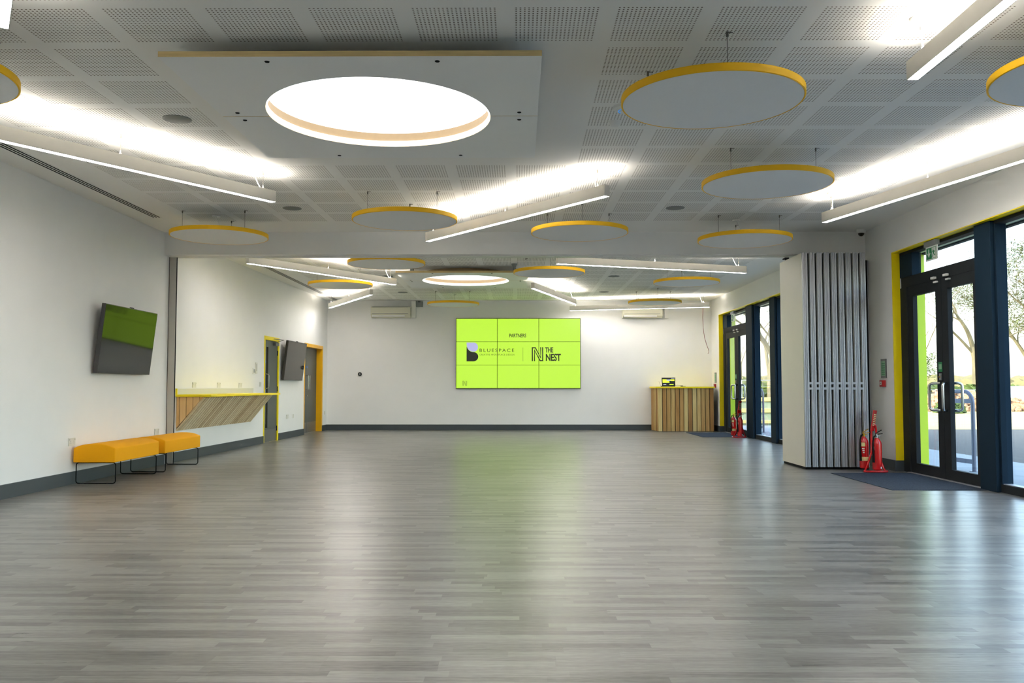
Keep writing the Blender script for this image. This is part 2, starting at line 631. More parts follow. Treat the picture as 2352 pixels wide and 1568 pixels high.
setup(obj('floor', MB().box(-5.3, 5.0, YF - 0.2, 22.4, -0.12, 0.0), M_FLOOR), 'grey wood strip vinyl floor running through both rooms', 'floor', kind='structure')
setup(obj('ceiling', MB().box(-5.3, 5.2, YF - 0.2, 12.4, H, H + 0.2), M_CEIL_A), 'white ceiling with squares of perforations over the near room', 'ceiling', kind='structure')
setup(obj('ceiling', MB().box(-5.3, 5.2, 12.4, 22.4, H, H + 0.2), M_CEIL_B), 'white perforated ceiling beyond the bulkhead over the far room', 'ceiling', kind='structure')

mb = MB()
wall_boxes(mb, 'x', XL, -0.2, YF, 12.6, 0, H, [])
setup(obj('wall_left', mb, M_WALL), 'white left wall beside the yellow benches in the near room', 'wall', kind='structure')
D1 = (4.33, 5.26, 0.0, 2.05)
D2 = (7.30, 8.97, 0.0, 2.05)
mb = MB()
wall_boxes(mb, 'x', 0.0, -0.2, -0.02, 9.7, 0, H, [D1, D2])
setup(obj('wall_left', mb, M_WALL, loc=LO, rotz=-LA), 'white left wall of the far room with two grey doors', 'wall', kind='structure')
setup(obj('wall_back', MB().box(-5.2, 5.1, YB, YB + 0.2, 0, H), M_WALL), 'white end wall behind the lime video wall', 'wall', kind='structure')
setup(obj('wall_front', MB().box(-5.2, 5.1, YF - 0.2, YF, 0, H), M_WALL), 'white wall closing the room on the near side', 'wall', kind='structure')
mb = MB()
wall_boxes(mb, 'x', XR, 0.36, YF, YB, 0, H, [(FW0, FW1, 0.0, OPZ), (RW0, RW1, 0.0, OPZ)])
setup(obj('wall_right', mb, M_WALL), 'white right wall around the tall glazed openings', 'wall', kind='structure')
# bulkhead between the rooms
setup(obj('trim_1', MB().box(XL, XR, BEAM0, BEAM1, BEAMZ, H), M_WALL), 'white downstand beam crossing the ceiling between the two rooms', 'beam', kind='structure')

# skirtings
SK = 0.14


def skirt(name, mbx, label, loc=None, rotz=0.0):
    setup(obj(name, mbx, M_SKIRT, loc=loc, rotz=rotz), label, 'skirting', kind='structure')


skirt('baseboard_left', MB().box(XL, XL + 0.018, YF, 12.36, 0, SK), 'charcoal skirting along the near left wall under the benches')
mb = MB()
for a, b_ in ((0.09, D1[0] - 0.02), (D1[1] + 0.03, D2[0]), (D2[1], 9.5)):
    mb.box(0, 0.018, a, b_, 0, SK)
skirt('baseboard_left', mb, 'charcoal skirting along the left wall of the far room', LO, -LA)
skirt('baseboard_back', MB().box(-4.86, 3.36, YB - 0.018, YB, 0, SK), 'charcoal skirting along the end wall under the video wall')
mb = MB()
mb.box(XR - 0.018, XR, FW1, BEAM0 + 1.35, 0, SK)
mb.box(XR - 0.018, XR, RW1, YB - 0.02, 0, SK)
mb.box(XR - 0.018, 4.998, FW1 - 0.016, FW1, 0, SK)
mb.box(XR - 0.018, 4.998, RW1 - 0.016, RW1, 0, SK)
mb.box(XR - 0.018, XR, YF, FW0, 0, SK)
skirt('baseboard_right', mb, 'charcoal skirting at the foot of the right wall')

# yellow reveals of the glazed openings
for k, (o0, o1, lab) in enumerate(((FW0, FW1, 'yellow painted reveal framing the near glazed opening'), (RW0, RW1, 'yellow painted reveal framing the far glazed opening'))):
    mb = MB()
    mb.box(XR - 0.001, 5.0, o1 - 0.012, o1, SK, OPZ)
    mb.box(XR - 0.001, 5.0, o0, o0 + 0.012, SK, OPZ)
    mb.box(XR - 0.001, 5.0, o0 + 0.012, o1 - 0.012, OPZ - 0.012, OPZ)
    setup(obj('trim_%d' % (k + 2), mb, M_YELLOW), lab, 'reveal', kind='structure')

# lime and cream outer reveals beyond the glass, fascia
for k, (o0, o1, lab) in enumerate(((FW0, FW1, 'lime green outer reveal beyond the near glazing'), (RW0, RW1, 'lime green outer reveal beyond the far glazing'))):
    r = thing('trim_%d' % (k + 4), lab, 'reveal', (0, 0, 0), kind='structure')
    obj('side_lining', MB().box(5.13, 5.30, o1 - 0.06, o1, -0.02, OPZ - 0.02), M_LIME, r)
    obj('side_lining', MB().box(5.13, 5.30, o0, o0 + 0.04, -0.02, OPZ - 0.02), M_LIME, r)
    obj('soffit', MB().box(5.11, 5.27, o0, o1, OPZ - 0.015, OPZ + 0.02), M_SOFFIT, r)
    obj('fascia', MB().box(5.27, 5.33, o0 - 0.1, o1 + 0.1, 2.815, 4.3), M_BLUE, r)  # unseen extra height added above so its shadow covers the gravel


# ------------------------------------------------------------------ glazing
def window_run(name, label, y0, y1, mullions, doors, jamb):
    """curtain glazing: frame, boxes between panes, panes; `doors` = (d0, d1) is left for a door set"""
    r = thing(name, label, 'window', (5.0, (y0 + y1) / 2, 0), kind='structure')
    oy = (y0 + y1) / 2

    def B(x0, x1, a, b_, z0, z1):
        return MB().box(x0 - 5.0, x1 - 5.0, a - oy, b_ - oy, z0, z1)
    # head and sill as one frame mesh
    mbf = B(5.0, 5.11, y0, y1, 2.80, 2.838)
    mbf.box(0.0, 0.11, y0 - oy, doors[0] - oy, 0.0, 0.085)
    mbf.box(0.02, 0.09, doors[0] - oy, y1 - oy, 2.375, 2.512)
    mbf.box(0.0, 0.11, y0 - oy, y0 + 0.1 - oy, 0.0, 2.80)
    obj('outer_frame', mbf, M_DARKFRAME, r, bevel=0.003, seg=1)
    obj('jamb_post', B(5.0, 5.12, y1 - jamb[0], y1, 0.0, 2.375), M_DARKFRAME, r, bevel=0.003, seg=1)
    obj('jamb_post', B(5.0, 5.12, y1 - jamb[1], y1, 2.51, 2.80), M_BLUE, r, bevel=0.003, seg=1)
    for (m0, m1) in mullions:
        obj('mullion', B(4.955, 5.13, m0, m1, 0.0, 2.838), M_BLUE, r, bevel=0.004, seg=1)
    edges = [y0 + 0.1] + [e for m_ in mullions for e in m_] + [doors[1]]
    spans = []
    for i in range(0, len(edges) - 1, 2):
        spans.append((edges[i], edges[i + 1]))
    for a, b_ in spans[:-1]:
        mbf = B(5.0, 5.09, a, a + 0.03, 0.085, 2.80)
        mbf.box(0.0, 0.09, b_ - 0.03 - oy, b_ - oy, 0.085, 2.80)
        obj('pane_bead', mbf, M_BLUE, r)
        obj('pane', B(5.05, 5.056, a + 0.028, b_ - 0.028, 0.083, 2.802), M_GLASS, r)
    a, b_ = spans[-1][0], y1 - jamb[1]
    obj('pane', B(5.05, 5.056, a - 0.002, b_ + 0.002, 2.51, 2.802), M_GLASS, r)
    obj('sill_flashing', B(5.01, 5.10, y0 + 0.1, doors[0] - 0.05, 0.085, 0.092), M_GALV, r)
    return r


window_run('window_1', 'tall blue framed glazing to the right of the near glass doors', FW0, FW1,
           [(1.9, 2.2), (4.3, 4.6), (6.7, 7.0), (9.12, 9.44)], (9.3, 11.2), (0.20, 0.36))
window_run('window_2', 'tall blue framed glazing beside the glass doors of the far room', RW0, RW1,
           [(14.7, 15.0), (16.84, 17.18), (18.47, 18.98)], (18.9, 21.05), (0.20, 0.42))


def D_handle(parent, x, y, z0, z1, out, spread):
    """square D-shaped pull: a bent bar standing off the leaf"""
    pts = []
    rr = 0.035
    base = [(0, z0), (out, z0), (out, z1), (0, z1)]
    path = [(x, y, z0)]
    sgn = -1 if out < 0 else 1
    for (cx, cz, a0) in ((out - sgn * rr, z0 + rr, 270), (out - sgn * rr, z1 - rr, 0)):
        for k in range(5):
            a = math.radians(a0 + 90 * k / 4)
            path.append((x + cx + sgn * rr * math.cos(a), y + spread * (abs(cx + sgn * rr * math.cos(a)) / abs(out)), cz + rr * math.sin(a)))
    path.append((x, y, z1))
    return obj('pull_handle', MB().tube(path, 0.016, 12), M_STEEL, parent, smooth=True)


def glass_door(name, label, y0, ym, y1, xs, stile, zt=2.372):
    r = thing(name, label, 'door', (5.03, ym, 0), kind='structure')
    for s, (a, b_) in enumerate(((ym, y1), (y0, ym))):
        a2, b2 = a - ym + 0.003, b_ - ym - 0.003
        mbl = MB()
        x0, x1 = -0.02, 0.035
        mbl.box(x0, x1, a2, a2 + stile, 0.012, zt)
        mbl.box(x0, x1, b2 - stile, b2, 0.012, zt)
        mbl.box(x0, x1, a2 + stile, b2 - stile, 0.012, 0.135)
        mbl.box(x0, x1, a2 + stile, b2 - stile, 2.245, zt)
        lf = obj('leaf', mbl, M_DARKFRAME, r)
        obj('pane', MB().box(0.005, 0.011, a2 + stile - 0.003, b2 - stile + 0.003, 0.133, 2.247), M_GLASS, lf)
        # the two leaves carry their pulls at the meeting stiles
        hy = 0.075 if s == 0 else -0.075
        D_handle(lf, -0.02, hy, 0.815, 1.135, -0.085, 0.10 if s == 0 else -0.08)
        D_handle(lf, 0.035, hy, 0.815, 1.135, 0.085, 0.10 if s == 0 else -0.08)
        # magnetic contact above the leaf
        m_ = MB().box(-0.055, -0.018, hy * 2.0 - 0.04, hy * 2.0 + 0.04, 2.385, 2.412)
        m_.box(-0.05, -0.018, hy * 2.0 - 0.085, hy * 2.0 - 0.01, 2.335, 2.355)
        obj('door_contact', m_, M_WHITEPL, lf, bevel=0.004)
    obj('threshold', MB().box(-0.075, 0.06, y0 - ym, y1 - ym, 0.0, 0.012), M_ALU, r)
    st = obj('push_notice', MB().box(-0.0225, -0.020, 0.02, 0.11, 1.27, 1.385), M_GREEN, r)
    obj('notice_border', MB().box(-0.0235, -0.0222, 0.03, 0.10, 1.30, 1.36), M_PALEGREEN, st)
    lk = obj('lock_case', MB().box(-0.035, -0.020, 0.03, 0.075, 1.17, 1.25), M_GREYPL, r, bevel=0.004)
    obj('lock_cylinder', MB().lathe([(0.009, 0), (0.009, 0.012)], 14, (-0.035, 0.05, 1.21), Matrix.Rotation(-PI / 2, 4, 'Y')), M_BRASS, lk)
    return r


glass_door('door_1', 'dark framed double glass doors in the near glazing', 9.44, 10.31, 11.20, 5.0, 0.145)
glass_door('door_2', 'dark framed double glass doors of the far room by the slatted bar', 18.98, 20.02, 21.06, 5.0, 0.17)


# ------------------------------------------------------------------ doors in the far left wall (local frame of that wall)
def lthing(name, label, cat, y, z=0.0, x=0.0, kind=None, group=None):
    return thing(name, label, cat, LW(x, y, z), -LA, group, kind)


r = lthing('door_3', 'grey single door with slim vision panel behind the slatted counter', 'door', (D1[0] + D1[1]) / 2, kind='structure')
w = (D1[1] - D1[0]) / 2
mb = MB()
mb.box(-0.14, 0.012, -w, -w + 0.035, 0, 2.05)
mb.box(-0.14, 0.012, w - 0.035, w, 0, 2.05)
mb.box(-0.14, 0.012, -w, w, 2.015, 2.06)
mb.box(0.0, 0.014, -w - 0.01, -w, 0, 2.09)
mb.box(0.0, 0.014, w, w + 0.03, 0, 2.09)
mb.box(0.0, 0.014, -w, w, 2.05, 2.09)
obj('frame', mb, M_YELLOW, r, bevel=0.002, seg=1)
mb = MB()
wall_boxes(mb, 'x', -0.01, -0.044, -w + 0.036, w - 0.036, 0.006, 2.012, [(-0.30, -0.17, 0.28, 1.88)])
lf = obj('leaf', mb, M_DOOR, r)
obj('vision_panel', MB().box(-0.035, -0.028, -0.302, -0.168, 0.278, 1.882), M_SCREENBLK, lf)
obj('kick_plate', MB().box(-0.010, -0.008, -w + 0.05, w - 0.05, 0.01, 0.25), M_KICK, lf)
hp = [(-0.01, -0.36, 1.05)] + [(0.055, -0.36, 1.07), (0.062, -0.36, 1.09), (0.062, -0.36, 1.31), (0.055, -0.36, 1.33)] + [(-0.01, -0.36, 1.35)]
obj('pull_handle', MB().tube(hp, 0.011, 10), M_STEEL, lf, smooth=True)
cl = obj('door_closer', MB().box(-0.010, 0.05, 0.12, 0.36, 1.92, 1.985), M_KICK, lf, bevel=0.006)
obj('closer_arm', MB().tube([(0.03, 0.22, 1.99), (0.16, 0.30, 2.04), (0.012, 0.10, 2.055)], 0.007, 6), M_KICK, cl)
for z in (0.25, 1.05, 1.78):
    obj('hinge', MB().cyl((0.0, w - 0.034, 0), 0.009, z - 0.05, z + 0.05, 10), M_BLACK, r)
obj('blue_notice', MB().lathe([(0.03, 0), (0.03, 0.002)], 20, (-0.009, -0.37, 1.58), Matrix.Rotation(PI / 2, 4, 'Y')), M_BLUEGLOW, lf)

r = lthing('door_4', 'recessed grey double doors in an amber frame near the far corner', 'door', (D2[0] + D2[1]) / 2, kind='structure')
w = (D2[1] - D2[0]) / 2
mb = MB()
mb.box(-0.2, 0.012, -w, -w + 0.03, 0, 2.05)
mb.box(-0.2, 0.012, w - 0.03, w, 0, 2.05)
mb.box(-0.2, 0.012, -w, w, 2.02, 2.06)
mb.box(0.0, 0.014, w, w + 0.04, 0, 2.10)
mb.box(0.0, 0.014, -w, w, 2.06, 2.10)
obj('frame', mb, M_AMBER, r, bevel=0.002, seg=1)
mc = -0.115
for s, (a, b_) in enumerate(((-w + 0.032, mc - 0.002), (mc + 0.002, w - 0.032))):
    lf = obj('leaf', MB().box(-0.175, -0.13, a, b_, 0.006, 2.018), M_DOOR, r, bevel=0.002, seg=1)
    obj('kick_plate', MB().box(-0.130, -0.128, a + 0.02, b_ - 0.02, 0.01, 0.25), M_KICK, lf)
    hy = b_ - 0.07 if s == 0 else a + 0.07
    obj('pull_handle', MB().tube([(-0.13, hy, 1.03), (-0.075, hy, 1.03), (-0.075, hy, 1.36), (-0.13, hy, 1.36)], 0.011, 8), M_STEEL, lf, smooth=True)
    obj('blue_notice', MB().lathe([(0.028, 0), (0.028, 0.002)], 20, (-0.129, hy, 1.56), Matrix.Rotation(PI / 2, 4, 'Y')), M_BLUEGLOW, lf)
    if s:
        obj('lock_cylinder', MB().lathe([(0.02, 0), (0.02, 0.008)], 16, (-0.129, hy - 0.02, 0.88), Matrix.Rotation(PI / 2, 4, 'Y')), M_STEEL, lf)

# ------------------------------------------------------------------ sliding partition: track, wall posts, folded panels
TRX = 0.5 * (BEAM0 + BEAM1)
r = thing('partition_track', 'slim aluminium ceiling track under the white beam for the folding wall', 'track', (0, TRX + 0.03, BEAMZ))
mb = MB()
mb.box(XL + 0.02, XR - 0.02, -0.07, -0.02, -0.014, 0.0)
mb.box(XL + 0.02, XR - 0.02, 0.02, 0.07, -0.014, 0.0)
obj('rail', mb, M_WHITEPL, r)
obj('slot', MB().box(XL + 0.02, XR - 0.02, -0.02, 0.02, -0.006, 0.0), M_BLACK, r)

r = thing('wall_post', 'silver upright post with black seals against the left wall at the beam', 'post', (XL + 0.02, 12.49, 0))
obj('channel', MB().box(-0.014, 0.082, -0.06, -0.02, 0.0, BEAMZ - 0.004), M_ALUGREY, r, bevel=0.002, seg=1)
obj('seal', MB().box(-0.019, -0.0145, -0.062, -0.02, 0.0, BEAMZ - 0.004), M_BLACK, r)
obj('seal', MB().box(0.0825, 0.088, -0.05, -0.03, 0.0, BEAMZ - 0.004), M_BLACK, r)
r = thing('wall_post', 'slim silver upright strip on the right wall behind the folded panels', 'post', (XR - 0.02, 12.18, 0))
obj('channel', MB().box(-0.03, 0.019, -0.02, 0.03, 0.145, 2.86), M_ALU, r, bevel=0.003, seg=1)
obj('seal', MB().box(-0.036, 0.0, -0.03, -0.0205, 0.145, 2.86), M_BLACK, r)

PX0, PY0, PITCH, NP, PZ0, PZ1 = 3.795, 11.59, 0.0965, 9, 0.035, 2.885
r = thing('folding_partition', 'white folding partition stacked open against the right wall', 'partition', (PX0 + NP * PITCH / 2, PY0 + 0.5, 0))
ox, oy = PX0 + NP * PITCH / 2, PY0 + 0.5
for k in range(NP):
    x0 = PX0 + k * PITCH - ox
    x1 = x0 + 0.066
    pn = obj('panel', MB().box(x0, x1, -0.485, 0.50, PZ0, PZ1), M_PANEL, r)
    # extruded leading edge with ribs
    mb = MB()
    n = 4
    mb.box(x0 + 0.001, x1 - 0.001, -0.492, -0.486, PZ0, PZ1)
    for (a, b_) in ((0.0, 0.019), (0.024, 0.037), (0.044, 0.066)):
        mb.box(x0 + a, x0 + b_, -0.502, -0.492, PZ0, PZ1)
    if k == 0:
        mb.box(x0 - 0.002, x0 + 0.002, -0.5, -0.47, PZ0, PZ1)
    obj('edge_profile', mb, M_ALU, pn)
    if k < NP - 1:
        sx0 = x1 + 0.001
        sx1 = x0 + PITCH - 0.001
        obj('seal_strip', MB().box(sx0, sx1, -0.455, 0.49, PZ0 + 0.01, PZ1 - 0.005), M_BLACK, pn)
        obj('latch', MB().box(sx0 - 0.002, sx1 + 0.002, -0.504, -0.456, 1.055, 1.085).box(sx0 - 0.002, sx1 + 0.002, -0.504, -0.456, 1.125, 1.155), M_ALU, pn)
    if k in (0, 4, 8):
        obj('trolley', MB().cyl((x0 + 0.04, 0.34, 0), 0.012, PZ1, BEAMZ - 0.035, 10).box(x0 + 0.01, x0 + 0.07, 0.28, 0.40, BEAMZ - 0.05, BEAMZ - 0.032), M_BLACK, pn)
obj('bottom_seal', MB().box(-NP * PITCH / 2 + 0.01, NP * PITCH / 2 - 0.025, -0.46, 0.48, 0.001, PZ0 - 0.001), M_BLACK, r)

# ------------------------------------------------------------------ ceiling discs
DZ, DR = 2.985, 0.6


def make_disc(kind):
    r = thing('ceiling_disc', '', 'acoustic panel', (0, 0, DZ))
    n = 96
    prof = [(DR - 0.006, 0.0), (DR, 0.004), (DR, 0.05), (DR - 0.012, 0.05), (DR - 0.012, 0.004), (DR - 0.006, 0.0)]
    mbr = MB()
    vs = []
    for rr, z in prof[:-1]:
        for k in range(n):
            a = 2 * PI * k / n
            vs.append((rr * math.cos(a), rr * math.sin(a), z))
    fs = []
    for i in range(5):
        j = (i + 1) % 5
        for k in range(n):
            k2 = (k + 1) % n
            fs.append((i * n + k, i * n + k2, j * n + k2, j * n + k))
    mbr.add(vs, fs)
    obj('rim', mbr, M_RIM, r, smooth=True)
    obj('face', MB().lathe([(DR - 0.0125, 0.002), (DR - 0.0125, 0.044)], n), M_DISC, r)
    angs = (-150, -30, 90) if kind == 'A' else (-90, 30, 150)
    for a in angs:
        a = math.radians(a)
        x, y = 0.45 * math.cos(a), 0.45 * math.sin(a)
        wv = obj('wire', MB().tube([(x, y, 0.05), (x, y, H - DZ - 0.03)], 0.0022, 5), M_WIRE, r)
        obj('ceiling_hook', MB().cyl((x, y, 0), 0.008, H - DZ - 0.032, H - DZ, 8).tube([(x, y, H - DZ - 0.004), (x + 0.035, y, H - DZ - 0.006)], 0.003, 5), M_WIRE, wv)
    return r


dA, dB = make_disc('A'), make_disc('B')
rsv = {'A': dA, 'B': dB}
used = {'A': 0, 'B': 0}
discs = [
    ('B', 1.292, 5.735, 'large looking yellow rimmed disc nearest the camera, right of the skylight'),
    ('A', 2.342, 8.139, 'yellow rimmed disc just left of the right-hand bar light'),
    ('A', 2.949, 11.281, 'yellow rimmed disc hung close to the beam above the folded partition'),
    ('B', 0.760, 10.711, 'yellow rimmed disc by the beam, right of the middle bar light'),
    ('A', -1.300, 9.893, 'yellow rimmed disc touching the left end of the middle bar light in view'),
    ('A', -3.791, 10.942, 'leftmost yellow rimmed disc in front of the beam'),
    ('B', -3.72, 5.19, 'yellow rimmed disc cut off by the left edge of the photo'),
    ('A', 3.54, 5.25, 'yellow rimmed disc cut off by the right edge of the photo'),
    ('B', -2.047, 13.432, 'first yellow rimmed disc behind the beam, above the skylight of the far room'),
    ('A', -3.341, 16.267, 'yellow rimmed disc over the slot vent of the far room'),
    ('B', 0.521, 14.534, 'yellow rimmed disc right of the round skylight in the far room'),
    ('A', -1.504, 20.08, 'small far yellow rimmed disc above the left edge of the video wall'),
    ('A', 3.084, 15.907, 'yellow rimmed disc below the long bar light beyond the beam'),
    ('B', 3.102, 19.73, 'farthest right yellow rimmed disc before the air conditioner'),
]
dobj = []
for k, (kd, x, y, lab) in enumerate(discs):
    o = place(rsv[kd], used[kd], (x, y, DZ), 0, lab, 'yellow rimmed acoustic ceiling discs')
    used[kd] += 1
    dobj.append(o)
# extra service cable on four of the discs
for k in (2, 5, 11, 12):
    o = dobj[k]
    cb = obj('service_cable', MB().tube([(0.05, 0.05, 0.05), (-0.02, 0.08, 0.15), (-0.08, 0.10, H - DZ - 0.012)], 0.003, 5), M_WHITEPL, o)
    obj('ceiling_rose', MB().cyl((-0.08, 0.10, 0), 0.05, H - DZ - 0.014, H - DZ, 20), M_WHITEPL, cb)

# ------------------------------------------------------------------ linear pendant lights
LZ0, LZ1, LW_ = 2.985, 3.10, 0.07


def make_bar(L, rose_end):
    r = thing('bar_light', '', 'pendant light', (0, 0, LZ0))
    h = LZ1 - LZ0
    mb = MB()
    mb.box(-LW_ / 2, -LW_ / 2 + 0.004, 0, L, 0, h)
    mb.box(LW_ / 2 - 0.004, LW_ / 2, 0, L, 0, h)
    mb.box(-LW_ / 2 + 0.004, LW_ / 2 - 0.004, 0, 0.004, 0, h)
    mb.box(-LW_ / 2 + 0.004, LW_ / 2 - 0.004, L - 0.004, L, 0, h)
    mb.box(-LW_ / 2 + 0.004, LW_ / 2 - 0.004, 0.004, L - 0.004, 0.04, 0.075)
    obj('housing', mb, M_ALUGREY, r)
    obj('lower_diffuser', MB().box(-LW_ / 2 + 0.005, LW_ / 2 - 0.005, 0.006, L - 0.006, 0.001, 0.038), M_LAMPDOWN, r)
    obj('upper_diffuser', MB().box(-LW_ / 2 + 0.007, LW_ / 2 - 0.007, 0.006, L - 0.006, 0.077, h - 0.012), M_LAMPUP, r)
    zc = H - LZ0
    for y in (0.14, L / 2, L - 0.14):
        wv = obj('wire', MB().tube([(0, y, h), (0, y, zc - 0.03)], 0.0022, 5), M_WIRE, r)
        obj('wire_grip', MB().lathe([(0.022, h - 0.004), (0.004, h + 0.02), (0.004, h + 0.035)], 12, (0, y, 0)), M_WHITEPL, wv)
        obj('ceiling_hook', MB().cyl((0, y, 0), 0.009, zc - 0.04, zc, 10), M_WIRE, wv)
    y = 0.22 if rose_end == 0 else L - 0.22
    cb = obj('power_cable', MB().tube([(0, y - 0.05, h), (0.02, y - 0.03, h + 0.05), (0.035, y, zc - 0.06), (0.04, y, zc - 0.025)], 0.0045, 6), M_WHITEPL, r, smooth=True)
    obj('ceiling_rose', MB().lathe([(0.055, zc - 0.026), (0.06, zc - 0.02), (0.06, zc)], 28, (0.04, y, 0)), M_WHITEPL, cb, smooth=True)
    return r


bars = [
    # start (x, y), direction (dx, dy), rose at start
    ((-2.515, 8.85), (-0.549, -0.836), 'long bar light on the left running out of the left edge of the photo'),
    ((0.885, 8.58), (-2.07, 2.70), 'bar light in the middle of the near ceiling, slanting to the right'),
    ((2.437, 5.31), (-0.022, -1.0), 'bar light at the upper right corner of the photo'),
    ((3.535, 10.0), (0.249, -0.969), 'bar light along the right side above the near glass doors'),
    ((-2.73, 4.49), (0.54, -0.84), 'bar light of which only a glowing end shows at the upper left corner'),
    ((-2.29, 16.12), (-1.82, -2.75), 'bar light in the far room over the slatted counter'),
    ((-3.03, 17.86), (-1.33, 2.66), 'short looking bar light near the far left corner'),
    ((1.301, 19.97), (-1.08, -3.43), 'bar light pointing away, right above the video wall'),
    ((4.56, 20.72), (-3.26, 0.93), 'farthest bar light hanging in front of the right air conditioner'),
    ((3.80, 14.5), (-3.22, -1.14), 'long bar light just beyond the beam, above the slatted bar'),
]
bar0 = make_bar(3.4, 0)
for k, (p, d, lab) in enumerate(bars):
    ang = math.atan2(d[1], d[0]) - PI / 2
    place(bar0, k, (p[0], p[1], LZ0), ang, lab, 'suspended linear bar lights')


# ------------------------------------------------------------------ skylights in plywood surrounds
def skylight(cx, cy, label):
    r = thing('skylight', label, 'skylight', (cx, cy, 3.15), group='round skylights in white boards')
    R = 0.84
    n = 48
    # two boards, each with a half round cut; joint across the middle
    for s in (-1, 1):
        gap = 0.004
        arc = [(R * math.cos(a), R * math.sin(a)) for a in [PI * k / n for k in range(n + 1)]]
        out = [(R, 0), (1.2, 0), (1.2, 1.2), (-1.2, 1.2), (-1.2, 0), (-R, 0)]
        mb = MB()
        # inner arc quads to the outer rectangle
        pts_in = [(R * math.cos(a), R * math.sin(a)) for a in [PI * k / n for k in range(n + 1)]]
        pts_out = []
        for k in range(n + 1):
            a = PI * k / n
            c_, s_ = math.cos(a), math.sin(a)
            t = min(1.2 / max(abs(c_), 1e-6), 1.2 / max(abs(s_), 1e-6))
            pts_out.append((c_ * t, s_ * t))
        vs = []
        for z in (0.0, 0.036):
            for (x, y) in pts_in:
                vs.append((x, s * (y + gap), z))
            for (x, y) in pts_out:
                vs.append((x, s * (y + gap), z))
        m_ = n + 1
        fs = []
        for k in range(n):
            fs.append((k, k + 1, m_ + k + 1, m_ + k))
            fs.append((2 * m_ + k, 2 * m_ + k + 1, 3 * m_ + k + 1, 3 * m_ + k))
            fs.append((k, k + 1, 2 * m_ + k + 1, 2 * m_ + k))
            fs.append((m_ + k, m_ + k + 1, 3 * m_ + k + 1, 3 * m_ + k))
        fs.append((0, m_, 3 * m_, 2 * m_))
        fs.append((n, m_ + n, 3 * m_ + n, 2 * m_ + n))
        mb.add(vs, fs)
        o = obj('board', mb, M_BOARD, r)
        o.data.materials.append(M_PLY)
        for p in o.data.polygons:
            if abs(p.normal.z) < 0.5:
                p.material_index = 1
        for (x, y) in ((-0.54, 1.12), (0.54, 1.12), (-1.06, 0.09), (1.06, 0.09)):
            sc = obj('screw_cover', MB().lathe([(0.013, -0.004), (0.017, 0.0)], 14, (x, s * y, 0)), M_BLACK, o)
        # hanging blocks between board and ceiling
        for x in (-0.95, 0.95):
            obj('hanger', MB().box(x - 0.03, x + 0.03, s * 0.8 - 0.03, s * 0.8 + 0.03, 0.036, 0.133), M_GREYPL, o)

    def ring(r0, r1, z0, z1, nn=72):
        mb = MB()
        vs = []
        for rr, z in ((r0, z0), (r1, z0), (r1, z1), (r0, z1)):
            for k in range(nn):
                a = 2 * PI * k / nn
                vs.append((rr * math.cos(a), rr * math.sin(a), z))
        fs = []
        for i in range(4):
            j = (i + 1) % 4
            for k in range(nn):
                k2 = (k + 1) % nn
                fs.append((i * nn + k, i * nn + k2, j * nn + k2, j * nn + k))
        mb.add(vs, fs)
        return mb
    obj('light_ring', ring(R - 0.010, R - 0.003, 0.001, 0.045), M_RING, r, smooth=True)
    obj('lining', ring(R - 0.002, R + 0.02, 0.0365, 0.132), M_LINING, r, smooth=True)
    obj('diffuser', MB().cyl((0, 0, 0), R - 0.003, 0.112, 0.120, 72), M_SKYLIGHT, r)
    obj('loose_cable', MB().tube([(0.60, -0.585, 0.02), (0.585, -0.57, 0.05), (0.62, -0.52, 0.09), (0.66, -0.47, 0.105)], 0.006, 6), M_WHITEPL, r, smooth=True)


skylight(-1.052, 6.53, 'large round skylight in a white board in the near room ceiling')
skylight(-1.02, 16.85, 'small looking round skylight in a white board in the far room ceiling')

# ------------------------------------------------------------------ small ceiling fittings
sp0 = thing('ceiling_speaker', '', 'speaker', (0, 0, H))
obj('grille', MB().lathe([(0.0, -0.010), (0.09, -0.009), (0.104, -0.005)], 40), M_SPEAKER, sp0, smooth=True)
obj('bezel', MB().lathe([(0.104, -0.007), (0.113, -0.006), (0.113, 0.0)], 40), M_GREYPL, sp0)
for k, (x, y, lab) in enumerate((
        (-2.793, 7.009, 'round grey ceiling speaker left of the near skylight'),
        (-2.778, 10.582, 'round grey ceiling speaker between the left disc and the next disc'),
        (1.925, 10.59, 'round grey ceiling speaker right of the middle bar light'),
        (-2.683, 20.117, 'round grey ceiling speaker above the left air conditioner'),
        (1.897, 17.199, 'round grey ceiling speaker right of the far skylight'),
        (-2.594, 17.167, 'round grey ceiling speaker left of the far skylight'),
        (1.979, 20.058, 'round grey ceiling speaker near the farthest bar light'))):
    place(sp0, k, (x, y, H), 0, lab, 'round ceiling speakers')

sd0 = thing('smoke_detector', '', 'smoke detector', (0, 0, H))
obj('base', MB().lathe([(0.05, -0.012), (0.055, 0.0)], 28), M_WHITEPL, sd0, smooth=True)
obj('sensor_head', MB().lathe([(0.0, -0.04), (0.03, -0.038), (0.045, -0.024), (0.048, -0.012)], 28), M_WHITEPL, sd0, smooth=True)
for k, (x, y, lab) in enumerate(((0.80, 7.11, 'small white round detector half hidden by the nearest disc'),
                                 (1.323, 5.80, 'white round detector above the nearest yellow rimmed disc'))):
    place(sd0, k, (x, y, H), 0, lab, 'white ceiling detectors')
r = thing('wireless_access_point', 'white round ceiling dome with a blue arc beside the nearest disc', 'ceiling dome', (0.84, 6.73, H))
obj('body', MB().lathe([(0.0, -0.035), (0.07, -0.032), (0.095, -0.018), (0.10, 0.0)], 36), M_WHITEPL, r, smooth=True)
obj('light_arc', MB().tube([(0.055 * math.cos(a), 0.055 * math.sin(a), -0.0345) for a in [PI * 0.7 + k * 0.12 for k in range(16)]], 0.003, 6), M_BLUEGLOW, r)
